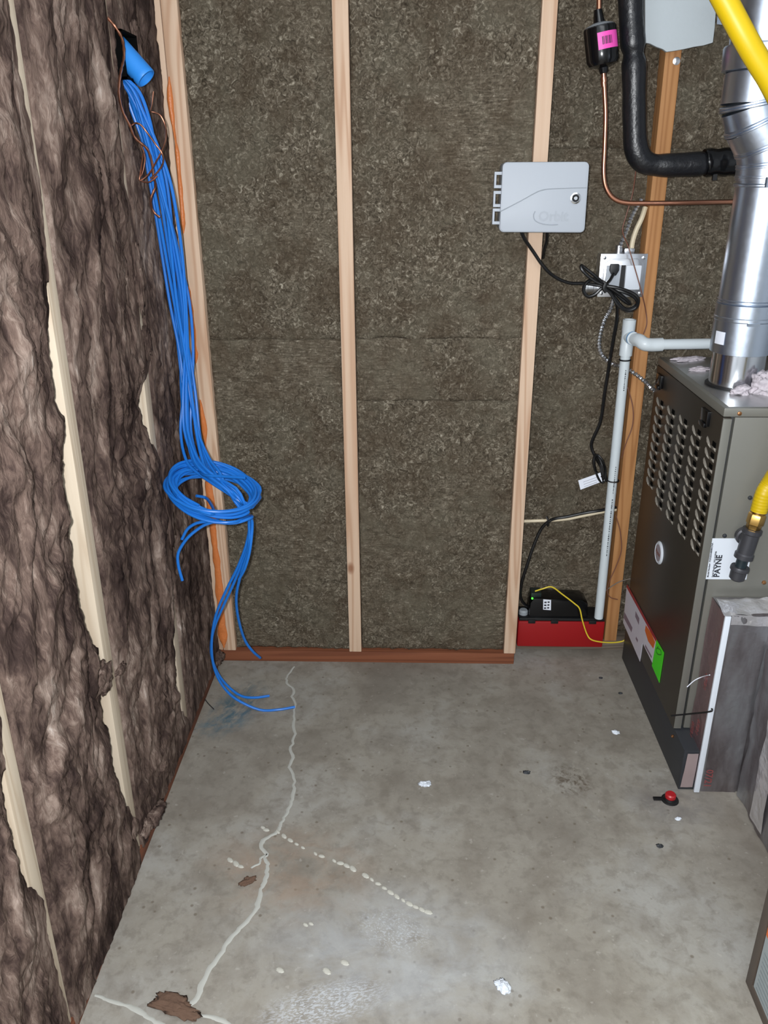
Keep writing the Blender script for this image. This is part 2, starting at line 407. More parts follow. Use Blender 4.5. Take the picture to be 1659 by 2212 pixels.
# crack filler, glue dabs: parts of the floor
def ribbon(px, w0, w1, h=0.0012):
    P = spline([onZ(x, y) for x, y in px], 8); n = len(P); b = MB()
    P[:, 0] += fbm(P[:, 1] * 30, P[:, 0] * 30, np.zeros(n), 4, 0.65) * 0.013
    T = np.gradient(P, axis=0); T /= np.linalg.norm(T, axis=1)[:, None]
    Nn = np.stack([-T[:, 1], T[:, 0], 0 * T[:, 0]], 1)
    w = 0.95 * np.linspace(w0, w1, n) * (1 + 0.55 * fbm(np.arange(n) * 0.33, np.zeros(n), np.ones(n) * w0 * 999, 3))
    G = np.stack([P + Nn * w[:, None] * k + np.array([0, 0, hh]) for k, hh in ((-1, 0.0001), (-0.45, h), (0.45, h), (1, 0.0001))], 1)
    return b.grid(G)
cr = MB()
for px, a, b_ in (([(632, 1440), (622, 1470), (632, 1495), (636, 1540), (634, 1600), (628, 1650), (638, 1710), (618, 1750), (604, 1780), (600, 1797), (575, 1812), (572, 1845), (580, 1870), (575, 1900), (560, 1935), (535, 1985), (500, 2025), (475, 2065), (440, 2115), (410, 2170)], 0.0035, 0.0055),
                  ([(572, 1845), (558, 1862), (540, 1876)], 0.004, 0.002),
                  ([(205, 2150), (250, 2165), (290, 2178), (330, 2205), (370, 2222)], 0.003, 0.006),
                  ([(400, 2195), (440, 2195), (480, 2206), (520, 2230)], 0.004, 0.004)):
    t = ribbon(px, a, b_); cr.add(t.v, t.f)
cf = cr.build('crack_filler', filler, floor, recalc=False)
cf['label'] = 'pale filler line along the crack in the floor'
db = bpy.data.meshes.new('glue_dab')
t = MB().lathe([(0.001, 0), (0.0065, 0.0002), (0.005, 0.0022), (0.002, 0.003)], (0, 0, 0), n=8); o = t.build('glue_dab', dab, floor)
db = o.data; first = o
pts = []
for i in range(25):
    u = i / 24; pts.append((600 + (925 - 600) * u, 1797 + (1968 - 1797) * u + 6 * math.sin(u * 9)))
pts += [(568, 1788), (575, 1793), (497, 1858), (510, 1866), (520, 1872), (660, 1998), (672, 1996), (745, 2080), (706, 2098), (605, 2096)]
for i, (x, y) in enumerate(pts):
    if i in (5, 8, 13): continue
    q = first if i == 0 else bpy.data.objects.new('glue_dab', db)
    if i: COL.objects.link(q); q.parent = floor
    p = onZ(x, y); q.location = (p[0], p[1], 0); k = random.uniform(0.6, 1.15)
    q.rotation_euler[2] = -0.5 + random.uniform(-0.4, 0.4); q.scale = (k * 1.5, k * 0.85, 1)

# ------------------------------------------------------------------ wood framing
YS = 2.148          # front of the back wall studs
def stud(mb, mat, label): return tag(mb.build('wall_stud', mat, bevel=0.002), label, 'stud')
stud(MB().box(-0.577, -0.539, YS, YS + 0.089, 0.038, ZC), pine, 'pale pine stud at the left corner with orange sealant down its left edge')
cs = stud(MB().box(-0.622, -0.579, YS + 0.002, YS + 0.089, 0.038, ZC), pine, 'half-hidden pine stud in the corner behind the brown insulation')
stud(MB().box(-0.185, -0.1475, YS, YS + 0.089, 0.038, ZC), pine, 'bare pine stud in the middle of the back wall')
stud(MB().box(0.2915, 0.327, YS, YS + 0.089, 0.038, ZC), pine, 'pine stud behind the grey irrigation box')
bst = thing('wall_stud', 'orange-brown aged stud behind the white drain pipe', 'stud', (0.637, 2.28, 0.03))
MB().box(0.619, 0.657, 2.24, 2.325, 0.03, ZC, lean=(-0.009, 0)).build('timber', oldw, bst, bevel=0.002)
p = at(1461, 132, 2.24); MB().lathe([(0.0085, 0), (0.009, 0.002), (0.004, 0.004)], p, (0, -1, 0), 12).build('washer', zinc, bst)
tag(MB().box(-0.60, 0.324, YS, YS + 0.089, 0, 0.038).build('bottom_plate', ptx, bevel=0.002), 'reddish brown bottom plate under the back wall studs', 'plate')
tag(MB().box(0.335, 0.70, 2.235, 2.33, 0, 0.03).build('bottom_plate', greyw, bevel=0.002), 'grey bottom plate under the red condensate pump', 'plate')
tag(MB().box(-0.679, -0.59, -0.2, YS - 0.002, 0, 0.04).build('bottom_plate', pty, bevel=0.002), 'brown bottom plate along the left wall half under insulation', 'plate')
XS = -0.59
def lstud(y1, label): return stud(MB().box(XS - 0.089, XS, y1 - 0.038, y1, 0.04, ZC, lean=(0, 0.024)), pale, label)
lstud(0.951, 'cream stud nearest the camera on the left wall, running off the photo edge')
lstud(1.347, 'long cream stud in the middle of the left wall with one bright side')
lstud(1.767, 'mostly buried stud on the left wall, showing only as thin slivers')

# orange sealant beads along the corner
sb = MB()
Zs = np.linspace(0.05, 1.75, 150)
seal = [(0.05, 0.62), (0.67, 0.84), (0.94, 1.14), (1.27, 1.62)]
for a, b_ in seal:
    zz = np.linspace(a, b_, int((b_ - a) * 90))
    wv = 0.004 + 0.008 * fbm(zz * 20, zz * 0, zz * 0 + a, 3) + (0.007 if a < 0.6 else 0.004 if a < 1.1 and a > 0.9 else 0)
    wv *= np.clip(np.minimum(zz - a, b_ - zz) / 0.03 + 0.15, 0, 1)
    xc = -0.574 + 0.004 * fbm(zz * 9, zz * 0 + 3, zz * 0, 2)
    G = np.stack([np.stack([xc + wv * math.cos(t), YS - 0.0006 - 0.006 * np.maximum(math.sin(t), 0) * (1 + 0.5 * fbm(zz * 40, zz * 0, zz * 0, 2)), zz], 1) for t in np.linspace(0, math.pi, 7)], 1)
    sb.grid(G)
so = sb.build('sealant_bead', orange, recalc=False)
tag(so, 'orange foam sealant bead smeared down the left corner studs', 'sealant')

# ------------------------------------------------------------------ left wall insulation
def edge(px, X=-0.588):
    a = np.array([onX(x, y, X)[1:] for x, y in px]); a = a[np.argsort(a[:, 1])]
    return lambda z: np.interp(z, a[:, 1], a[:, 0])
def batt(y0, y1, near, bulge, label, seed, zlo, zhi=2.3, step=0.0055, holes=(), amp=1.0):
    nz = int((zhi - zlo) / step); z = np.linspace(zlo, zhi, nz)
    wid = float(np.mean(y1(z) - y0(z))); nu = int(wid / step)
    u = np.linspace(0, 1, nu)
    Z, U = np.meshgrid(z, u, indexing='ij')
    Y0 = y0(z) + 0.006 * fbm(z * 25, z * 0 + seed, z * 0, 3); Y1 = y1(z) + 0.007 * fbm(z * 45, z * 0 + seed + 5, z * 0, 4)
    Y = Y0[:, None] + (Y1 - Y0)[:, None] * U
    prof = bulge * (1 - np.abs(2 * U - 1) ** 2.6)
    wz = fbm(Y * 5, Z * 3, Z * 0 + seed, 3) * 1.2
    n1 = fbm(Y * 16 + wz, Z * 6.5 + wz, Z * 0 + seed, 3)
    n2 = fbm(Y * 34 + wz * 2, Z * 15 + wz * 2, Z * 0 + seed + 9, 4)
    rid = 1 - np.abs(fbm(Y * 13 + wz * 2, Z * 5, Z * 0 + seed + 20, 3)) * 2.2
    n3 = fbm(Y * 110 + wz * 6, Z * 55 + wz * 6, Z * 0 + seed + 30, 3)
    X = XS + 0.004 + prof + amp * 0.018 * n1 + amp * 0.014 * n2 + 0.004 * rid + 0.0055 * n3
    if amp < 1: X = np.minimum(X, XS + 0.012 + 0.25 * np.maximum(X - XS - 0.012, 0))
    e = np.minimum(U, 1 - U) * wid                          # distance from the batt's edge
    fade = np.clip(e / 0.06, 0, 1); fade = fade * fade * (3 - 2 * fade) * np.clip((Z - 0.02) / 0.16, 0.15, 1)
    X = (XS + 0.002 + 0.004 * np.abs(n2) + 0.003 * n3) * (1 - fade) + X * fade
    c0 = np.clip(1 - (U * wid) / 0.012, 0, 1); c1 = np.clip(1 - ((1 - U) * wid) / 0.012, 0, 1)
    cover = (Y1 > near(z))                                  # where the batt laps over the stud face
    back1 = np.where(cover, XS - 0.001, XS - 0.075)[:, None]
    X = X * (1 - c0 ** 2) + (XS - 0.05) * c0 ** 2
    X = X * (1 - c1 ** 2) + back1 * c1 ** 2
    # lapped part must stay in front of the face
    lap = (Y > near(z)[:, None] - 0.002) & cover[:, None]
    X = np.where(lap, np.maximum(X, XS + 0.0035), X)
    P = np.stack([X, Y, Z], 2)
    mask = np.zeros((nz - 1, nu - 1), bool)
    for ya, yb, za, zb in holes:
        yc, zc = Y[:-1, :-1], Z[:-1, :-1]; mask |= (yc > ya) & (yc < yb) & (zc > za) & (zc < zb)
    b = MB().grid(P, mask=mask)
    o = b.build('insulation_batt', fibreM, recalc=False, angle=180)
    return tag(o, label, 'insulation')
ln = 0.024
nearf = lambda y: (lambda z: y - 0.038 + ln * (z - 0.04))
farf = lambda y: (lambda z: y + ln * (z - 0.04))
eA = edge([(-60, 300), (-55, 700), (-45, 1100), (-30, 1400), (-6, 1500), (0, 1568), (8, 1655), (25, 1787), (54, 1877), (62, 1918), (95, 1943), (99, 2017), (120, 2096), (132, 2150), (148, 2199)])
eA2 = lambda z: np.minimum(eA(z), 0.951 + ln * z)
eB = edge([(-60, -300), (13, 0), (24, 50), (31, 91), (36, 135), (50, 202), (63, 270), (69, 300), (75, 340), (81, 370), (84, 400), (89, 440), (95, 520), (99, 560), (105, 638), (110, 654), (111, 695), (105, 762), (111, 796), (118, 864), (145, 901), (143, 925), (138, 965), (135, 1026), (142, 1060), (155, 1100), (152, 1120), (171, 1300), (186, 1341), (198, 1378), (214, 1395), (212, 1428), (223, 1510), (227, 1547), (239, 1572), (241, 1626), (251, 1663), (272, 1729), (285, 1766), (289, 1807), (300, 1830)])
eC = edge([(200, -200), (250, 200), (252, 236), (261, 320), (269, 405), (282, 450), (300, 560), (294, 630), (304, 720), (322, 780), (319, 803), (310, 830), (302, 870), (310, 904), (317, 931), (331, 962), (346, 1000), (362, 1100), (370, 1217), (372, 1285), (376, 1367), (381, 1437), (381, 1475), (392, 1519), (397, 1546), (412, 1560)])
A = batt(lambda z: z * 0 + 0.535 + ln * z, eA2, nearf(0.951), 0.008, 'brown fibre batt at the lower left edge of the photo, nearest the camera', 1, 0.03)
B = batt(farf(0.951), eB, nearf(1.347), 0.012, 'brown fibre batt between the nearest and the middle cream studs on the left wall', 2, 0.012)
C = batt(farf(1.347), eC, nearf(1.767), 0.008, 'brown fibre batt between the middle cream stud and the buried stud', 3, 0.03)
hp0, hp1 = onX(242, 62, XS), onX(285, 185, XS)
HB = (hp0[1], hp1[1] + 0.01, hp1[2] + 0.005, hp0[2])
D = batt(farf(1.767), lambda z: z * 0 + 2.14, lambda z: z * 0 + 9, -0.006, 'brown fibre batt beside the left corner with the black wall box in it', 4, 0.03, holes=(HB,), amp=0.55)

def tuft(P0, r, sc, seed, mat, name, parent=None, rot=0):
    bm = bmesh.new(); bmesh.ops.create_icosphere(bm, subdivisions=4, radius=1)
    V = np.array([v.co for v in bm.verts]); Fs = [tuple(v.index for v in f.verts) for f in bm.faces]; bm.free()
    n = fbm(V[:, 0] * 1.6 + seed, V[:, 1] * 1.6, V[:, 2] * 1.6, 4) * 0.9 + fbm(V[:, 0] * 6 + seed, V[:, 1] * 6, V[:, 2] * 6, 3) * 0.35
    V = V * (1 + n)[:, None] * r * np.array(sc)
    c, s = math.cos(rot), math.sin(rot)
    V = np.stack([V[:, 0] * c - V[:, 1] * s, V[:, 0] * s + V[:, 1] * c, V[:, 2]], 1)
    V[:, 2] -= 0
    b = MB().add(V + np.array(P0), Fs)
    return b.build(name, mat, parent, recalc=False, angle=180)
tuft(onX(222, 1468, -0.583), 0.035, (0.35, 1.0, 0.75), 3, fibreM, 'torn_tuft', B)
tuft(onX(260, 1445, -0.575), 0.016, (0.3, 1.1, 0.5), 4, fibreM, 'torn_tuft', B)
tuft(onX(335, 1760, -0.575), 0.022, (0.8, 1.5, 0.6), 5, fibreM, 'torn_tuft', B)
tuft(onX(318, 1785, -0.58), 0.02, (0.5, 1.3, 0.7), 15, fibreM, 'torn_tuft', B)
tuft(onX(352, 1650, -0.58), 0.02, (0.5, 1.4, 0.7), 25, fibreM, 'torn_tuft', C)
tuft(onX(470, 1425, -0.585), 0.03, (0.55, 0.8, 0.7), 6, fibreM, 'torn_tuft', D)
tuft(onX(290, 1795, -0.586), 0.02, (0.3, 0.9, 1.2), 7, fibreM, 'torn_tuft', B)
tuft(onX(300, 600, -0.585), 0.03, (0.3, 0.8, 2.2), 8, fibreM, 'torn_tuft', C)
tuft(onX(318, 740, -0.585), 0.022, (0.35, 0.8, 1.6), 9, fibreM, 'torn_tuft', C)
tuft(onX(364, 1120, -0.585), 0.03, (0.3, 0.8, 2.6), 10, fibreM, 'torn_tuft', C)
tuft(onX(268, 120, -0.59), 0.03, (0.3, 0.7, 1.2), 11, fibreM, 'torn_tuft', D).location = (0, 0.09, 0.04)

# ------------------------------------------------------------------ back wall insulation
def slab(x0, x1, z0, z1, yf, yb, seed, label, step=0.0055):
    nx, nz = max(int((x1 - x0) / step), 8), int((z1 - z0) / step)
    X, Z = np.meshgrid(np.linspace(x0, x1, nx), np.linspace(z0, z1, nz))
    n = 0.006 * fbm(X * 9, Z * 9, Z * 0 + seed, 3) + 0.0055 * fbm(X * 42, Z * 42, Z * 0 + seed + 4, 3) + 0.0035 * (1 - 2 * np.abs(fbm(X * 95, Z * 95, Z * 0 + seed, 2)))
    e = np.minimum(np.minimum(X - x0, x1 - X), np.minimum(Z - z0, z1 - Z))
    edge_ = np.clip(1 - e / 0.007, 0, 1) ** 2
    Y = yf + n + 0.005 * edge_
    wob = lambda zc: 0.006 * fbm(X * 16, X * 0 + round(zc, 2) * 10, X * 0, 4) + 0.003
    Z = Z + wob(z1) * np.clip(1 - (z1 - Z) / 0.05, 0, 1) + (wob(z0) * np.clip(1 - (Z - z0) / 0.05, 0, 1) if z0 > 0.1 else 0)
    fr = np.stack([X, Y, Z], 2)
    b = MB().grid(fr)
    ring = [fr[0], fr[:, -1], fr[-1][::-1], fr[:, 0][::-1]]
    for r in ring:
        bk = r.copy(); bk[:, 1] = yb; b.grid(np.stack([r, bk], 0))
    b.add([(x0, yb, z0), (x1, yb, z0), (x1, yb, z1), (x0, yb, z1)], [(0, 1, 2, 3)])
    return tag(b.build('insulation_batt', rockM, recalc=False, angle=180), label, 'insulation')
yf = YS + 0.012
slab(-0.538, -0.186, 0.04, 0.997, yf, 2.235, 1, 'olive mineral wool batt, lower one between the left corner and the middle stud')
slab(-0.538, -0.186, 0.997, 2.3, yf, 2.235, 2, 'olive mineral wool batt, upper one between the left corner and the middle stud')
slab(-0.146, 0.291, 0.04, 0.83, yf, 2.235, 3, 'olive mineral wool batt, lowest one right of the middle stud')
slab(-0.146, 0.291, 0.83, 1.0, yf, 2.235, 4, 'narrow mineral wool strip between the two batts right of the middle stud')
slab(-0.146, 0.291, 1.0, 2.3, yf, 2.235, 5, 'olive mineral wool batt, upper one left of the grey irrigation box')
ybk = 2.288
slab(0.24, 0.617, 0.033, 1.457, ybk, 2.40, 6, 'olive mineral wool batt behind the condensate pump and the junction box')
slab(0.24, 0.617, 1.457, 2.3, ybk, 2.40, 7, 'olive mineral wool batt behind the black filter drier')
slab(0.655, 1.35, 0.033, 1.457, ybk, 2.40, 8, 'olive mineral wool batt behind the furnace', 0.007)
slab(0.655, 1.35, 1.457, 2.3, ybk, 2.40, 9, 'olive mineral wool batt behind the white board and steel flue', 0.007)

# ------------------------------------------------------------------ wall box, conduit, copper wires, blue cables
wb = thing('wall_box', 'black plastic wall box sunk in the brown insulation', 'box', (XS - 0.03, (HB[0] + HB[1]) / 2, HB[2]))
y0, y1, z0, z1 = HB
b = MB(); t = 0.004; xb = XS - 0.085; xf = XS + 0.018
b.box(xb, xb + t, y0, y1, z0, z1).box(xb, xf, y0, y0 + t, z0, z1).box(xb, xf, y1 - t, y1, z0, z1).box(xb, xf, y0, y1, z0, z0 + t).box(xb, xf, y0, y1, z1 - t, z1)
b.build('box_body', shadem, wb)
tube0, tube1 = onX(252, 98, -0.605), at(316, 170, 1.875)
b = MB(); d = tube1 - tube0; Lt = np.linalg.norm(d); d /= Lt
prof = [(0.0225, 0)] + [(0.0225, Lt * k / 10) for k in range(1, 10)] + [(0.0225, Lt - 0.002), (0.0215, Lt), (0.0195, Lt), (0.0195, Lt - 0.06)]
b.lathe(prof, tube0, d, 28)
tag(b.build('conduit_stub', bluet), 'blue plastic conduit stub sticking out of the black wall box', 'conduit')

def cabpt(x, y, Y):
    p = at(x, y, Y)
    return onZ(x, y, 0.0045) if p[2] < 0.0045 else p
NC = 12
main = [(262, 168, 1.865), (284, 200, 1.875), (304, 250, 1.885), (322, 305, 1.895), (344, 385, 1.91), (362, 470, 1.925), (377, 560, 1.94), (390, 660, 1.95), (400, 760, 1.955), (406, 850, 1.945), (413, 930, 1.915), (430, 990, 1.86), (452, 1020, 1.82)]
wid = [8, 13, 15, 17, 20, 20, 23, 29, 29, 27, 27, 24, 20]
cc = at(462, 1064, 1.80); RC = 0.098
def coilp(th, r, dz, k):      # th: 0 right, 90 back, 180 left, 270 front
    t = math.radians(th)
    return np.array([cc[0] + r * math.cos(t), cc[1] + 0.86 * r * math.sin(t), cc[2] + dz - 0.027 * math.cos(t) + 0.021 * math.sin(t)])
tails = {
 0: [(537, 1115, 1.96), (535, 1165, 1.95), (515, 1222, 1.95), (490, 1272, 1.95), (466, 1330, 1.95), (457, 1390, 1.95), (462, 1440, 1.95), (480, 1480, 1.95), (510, 1510, 1.95), (560, 1533, 1.95), (600, 1533, 1.95), (637, 1527, 1.95)],
 1: [(541, 1115, 1.97), (533, 1185, 1.96), (507, 1255, 1.96), (481, 1312, 1.96), (461, 1362, 1.96), (456, 1410, 1.96), (468, 1450, 1.96), (490, 1480, 1.96), (520, 1503, 1.96), (550, 1507, 1.96), (582, 1503, 1.96)],
 2: [(538, 1120, 1.95), (538, 1180, 1.94), (525, 1225, 1.94), (512, 1275, 1.94), (511, 1310, 1.95), (518, 1350, 1.96), (530, 1385, 1.97), (547, 1408, 1.97), (562, 1421, 1.98)],
 3: [(543, 1118, 1.96), (541, 1180, 1.95), (530, 1225, 1.95), (516, 1252, 1.96)],
 4: [(455, 1123, 1.91), (425, 1130, 1.91), (405, 1143, 1.91), (393, 1165, 1.91)],
 5: [(470, 1124, 1.905), (440, 1135, 1.905), (410, 1157, 1.9), (392, 1180, 1.9), (384, 1200, 1.9), (386, 1225, 1.9), (394, 1254, 1.9)],
 6: [(440, 1026, 1.93), (480, 1029, 1.90), (528, 1032, 1.87)],
 7: [(448, 1078, 1.99), (424, 1071, 1.98)],
}
endth = {0: 360, 1: 355, 2: 365, 3: 350, 4: 285 - 0, 5: 290, 6: 100, 7: 300, 8: 260, 9: 200, 10: 320, 11: 150}
lab = {0: 'blue network cable whose tip reaches furthest right on the floor', 1: 'blue network cable with the upper of the two tips on the floor',
       2: 'blue network cable ending in front of the brown back plate', 3: 'blue network cable hanging short just below the coil at right',
       4: 'blue network cable with a short tip hanging left under the coil', 5: 'blue network cable with a long tip hanging left against the insulation',
       6: 'blue network cable with its tip sticking out right at the top of the coil', 7: 'blue network cable with a stub tip inside the coil'}
rs = np.random.RandomState(5)
for k in range(NC):
    ph = k / NC * 2 * math.pi * 2.6; pts = []
    lane = (k * 5 % NC) / (NC - 1) * 2 - 1
    for i, (x, y, Y) in enumerate(main):
        w_ = lane * math.cos(i * (0.24 if k % 2 else 0.1)) + 0.35 * math.sin(i * 0.9 + k * 1.9)
        dep = math.cos(ph + i * 0.15) * 0.022
        pts.append(at(x + w_ * wid[i], y + (rs.rand() - 0.5) * 3, Y + dep))
    r = RC + 0.006 * ((k % 4) - 1.5) + rs.rand() * 0.004; dz = 0.0052 * ((k // 2) - 2.7) + rs.rand() * 0.006
    kx, ky = 500 + 10 * math.sin(k * 2.3), 1062 + 8 * math.cos(k * 1.7)
    pts.append(at(kx, ky, 1.775 + 0.012 * math.cos(k)))
    pts.append(at(532 + 8 * math.sin(k), 1096 + 6 * math.cos(k * 1.3), 1.775 + 0.012 * math.sin(k * 2)))
    e = endth[k]
    seq = list(range(335, 335 - (e if k > 3 else 360 - 20), -28)) if False else None
    # wrap: right -> back -> left -> front (and on, if it goes round again)
    th = 20; stop = {0: 330, 1: 325, 2: 335, 3: 320, 4: 275, 5: 285, 6: 85, 7: 300}.get(k, [640, 560, 610, 470][k % 4])
    if k in (6,): # goes round the front first
        ths = np.arange(-30, -260, -26)
    else: ths = np.arange(th, stop, 26)
    for j, q in enumerate(ths): pts.append(coilp(q, r + 0.004 * math.sin(j + k), dz + 0.005 * math.sin(q / 57.3 * 1.7 + k), k))
    tl_ = tails.get(k, [])
    for j, (x, y, Y) in enumerate(tl_):
        pts.append(cabpt(x, y, Y - 0.155 * (1 - (0.9 * j / max(len(tl_) - 1, 1) if k < 3 else 0))))
    o = MB().tube(pts, 0.0037, 8, 4).build('network_cable', bluec)
    tag(o, lab.get(k, 'blue network cable whose tip is hidden inside the coil'), 'cable', 'blue network cables' if k > 7 else 'blue network cables with loose tips')

for name, px, r, label in (
    ('c1', [(232, 38, 1.8), (250, 60, 1.8), (264, 85, 1.81), (268, 120, 1.82), (262, 150, 1.8), (258, 175, 1.79), (257, 205, 1.79), (265, 240, 1.8), (280, 270, 1.81), (290, 295, 1.82), (305, 310, 1.83), (318, 322, 1.84), (328, 350, 1.85), (331, 380, 1.85), (336, 402, 1.86), (326, 430, 1.86), (330, 455, 1.87), (345, 470, 1.87)], 0.0027, 'twisted bare copper wire running over the blue conduit stub'),
    ('c2', [(331, 198, 1.86), (328, 225, 1.85), (325, 240, 1.84), (334, 243, 1.84), (347, 250, 1.84), (357, 272, 1.84), (358, 300, 1.83), (350, 325, 1.83), (338, 348, 1.83), (322, 375, 1.84), (303, 390, 1.84), (303, 375, 1.84), (310, 330, 1.83)], 0.0016, 'bare copper wire forming the round loop right of the cables'),
    ('c3', [(281, 273, 1.82), (292, 266, 1.82), (304, 270, 1.82), (318, 287, 1.82), (336, 312, 1.83), (350, 332, 1.83), (352, 352, 1.84), (340, 372, 1.84), (325, 386, 1.84)], 0.0018, 'bare copper wire arching over the blue cables'),
    ('c4', [(303, 308, 1.84), (313, 340, 1.85), (308, 372, 1.85), (301, 388, 1.85), (318, 394, 1.85), (331, 388, 1.85), (340, 380, 1.85)], 0.0015, 'thin bare copper wire hanging left of the blue cables')):
    tag(MB().tube([at(*p) for p in px], r, 7, 5, rf=(lambda s, L: 1 + 0.18 * math.sin(s * 420)) if name == 'c1' else None).build('copper_wire', copper), label, 'wire')

# ------------------------------------------------------------------ irrigation controller box
YO = 2.062
TL, TR, BR, BL = (at(x, y, YO) for x, y in ((1086, 350), (1274, 349), (1263, 503), (1078, 502)))
ic = thing('irrigation_controller', 'light grey plastic irrigation controller box on the right-hand pine stud', 'controller', ((TL[0] + BR[0]) / 2, YS, BL[2]))
def quadpt(u, v, Y):  # u right, v down on the lid
    p = (TL * (1 - u) + TR * u) * (1 - v) + (BL * (1 - u) + BR * u) * v
    return np.array([p[0], Y, p[2]])
def rrect(u0, u1, v0, v1, r, Y, n=5):
    out = []
    for cu, cv, a0 in ((u1 - r, v0 + r * 1.25, -90), (u1 - r, v1 - r * 1.25, 0), (u0 + r, v1 - r * 1.25, 90), (u0 + r, v0 + r * 1.25, 180)):
        for k in range(n + 1):
            a = math.radians(a0 + 90 * k / n); out.append(quadpt(cu + r * math.cos(a), cv + 1.25 * r * math.sin(a), Y))
    return out
MB().prism(rrect(0.012, 0.988, 0.012, 0.988, 0.05, YO + 0.026), (0, YS - YO - 0.026, 0)).build('back_case', plastd, ic, bevel=0.002)
lid = MB().prism(rrect(0, 1, 0, 1, 0.055, YO), (0, 0.024, 0)).build('lid', plast, ic, bevel=0.004)
cur = [(0.0, 0.70), (0.12, 0.625), (0.24, 0.545), (0.36, 0.46), (0.44, 0.41), (0.52, 0.385), (0.62, 0.378), (0.8, 0.37), (0.985, 0.365)]
low = [(0.985, 0.955), (0.955, 0.985), (0.05, 0.985), (0.015, 0.955)]
MB().prism([quadpt(u, v, YO - 0.0025) for u, v in [(0.006, 0.70)] + cur[1:] + low], (0, 0.003, 0)).build('lower_panel', plast, lid, bevel=0.001)
MB().tube([quadpt(u, v - 0.004, YO - 0.0002) for u, v in cur], 0.0013, 6, 6).build('panel_seam', plastd, lid)
for v in (0.25, 0.52, 0.77):
    b = MB(); p = quadpt(-0.045, v, YO + 0.012); q = 0.008
    b.box(p[0] - q, p[0] + q + 0.004, YO + 0.004, YO + 0.02, p[2] - 0.018, p[2] - 0.011).box(p[0] - q, p[0] + q + 0.004, YO + 0.004, YO + 0.02, p[2] + 0.011, p[2] + 0.018).box(p[0] - q, p[0] - q + 0.005, YO + 0.004, YO + 0.02, p[2] - 0.012, p[2] + 0.012)
    b.build('hinge', plast, ic, bevel=0.001)
p = quadpt(0.862, 0.505, YO - 0.002)
lk = MB().lathe([(0.0125, 0), (0.0125, 0.004), (0.0095, 0.005), (0.009, 0.003), (0.0, 0.003)], p, (0, -1, 0), 24).build('lock', steel, lid)
MB().lathe([(0.0085, 0.0), (0.0085, 0.0036), (0.0045, 0.0036)], p, (0, -1, 0), 20).build('lock_core', blackg, lid)
MB().lathe([(0.0042, 0.0), (0.004, 0.006), (0.0015, 0.006)], p, (0, -1, 0), 14).build('keyhole', steel, lid)
RX = (TR - TL) / np.linalg.norm(TR - TL); RX[1] = 0; UP = np.array([0, 0, 1.0])
b = MB().text('Orbit', 0.031, quadpt(0.62, 0.765, YO - 0.0036), RX, UP, bold=0.0006)
b.tube([quadpt(u, v, YO - 0.0028) for u, v in ((0.405, 0.69), (0.39, 0.75), (0.41, 0.82), (0.48, 0.865), (0.58, 0.885), (0.68, 0.88))], 0.0014, 6, 5)
b.build('embossed_name', M('emboss', rgb(155, 161, 169), 0.5), lid, recalc=False)

# ------------------------------------------------------------------ junction box on the aged stud
YJ = 2.215
j0, j1 = at(1300, 550, YJ), at(1388, 640, YJ)
jx0, jx1, jz0, jz1 = j0[0], min(j1[0], 0.611), j1[2], j0[2]
jb = thing('junction_box', 'square zinc electrical box with two device faces beside the aged stud', 'electrical box', ((jx0 + jx1) / 2, YJ + 0.03, jz0))
MB().box(jx0, jx1, YJ + 0.004, YJ + 0.055, jz0, jz1).build('box_body', zinc, jb, bevel=0.004)
cv = MB().box(jx0 - 0.002, jx1 + 0.002, YJ, YJ + 0.005, jz0 - 0.002, jz1 + 0.002).build('cover', zinc, jb, bevel=0.0018)
xm = (jx0 + jx1) / 2
MB().prism([(jx0 + 0.008, YJ - 0.006, jz0 + 0.012), (jx1 - 0.008, YJ - 0.006, jz0 + 0.012), (jx1 - 0.008, YJ - 0.006, jz1 - 0.022), (jx1 - 0.024, YJ - 0.006, jz1 - 0.01), (jx0 + 0.024, YJ - 0.006, jz1 - 0.01), (jx0 + 0.008, YJ - 0.006, jz1 - 0.022)], (0, 0.007, 0)).build('raised_frame', zinc, cv, bevel=0.002)
MB().box(jx0 + 0.014, xm - 0.008, YJ - 0.009, YJ - 0.004, jz0 + 0.018, jz1 - 0.026).build('outlet_face', plast, jb, bevel=0.002)
MB().box(xm + 0.006, jx1 - 0.013, YJ - 0.010, YJ - 0.004, jz0 + 0.018, jz1 - 0.026).build('switch_face', white, jb, bevel=0.002)
MB().box(xm - 0.007, xm + 0.005, YJ - 0.0075, YJ - 0.005, jz0 + 0.02, jz1 - 0.026).build('yoke_gap', black, jb)
for x, z in ((jx0 + 0.008, jz1 - 0.008), (jx1 - 0.008, jz1 - 0.008), (jx0 + 0.008, jz0 + 0.008), (jx1 - 0.008, jz0 + 0.008)):
    MB().lathe([(0.0045, 0), (0.0045, 0.002), (0.002, 0.003)], (x, YJ, z), (0, -1, 0), 10).build('cover_screw', steel, jb)
pc = at(1338, 546, YJ + 0.02)
MB().lathe([(0.014, -0.006), (0.014, 0.003), (0.010, 0.004), (0.010, 0.02), (0.0085, 0.021)], (pc[0], YJ + 0.03, jz1), (0, 0, 1), 16).build('cable_clamp', zinc, jb)
MB().box(pc[0] + 0.012, pc[0] + 0.038, YJ + 0.015, YJ + 0.04, jz1, jz1 + 0.014).build('strap_clamp', zinc, jb, bevel=0.003)
pk = at(1283, 622, YJ + 0.02)
MB().lathe([(0.017, 0), (0.017, 0.012), (0.014, 0.013), (0.014, 0.026), (0.018, 0.028), (0.018, 0.036)], (jx0 + 0.002, YJ + 0.03, pk[2]), (-1, 0, 0), 18).build('knockout_connector', zinc, jb)

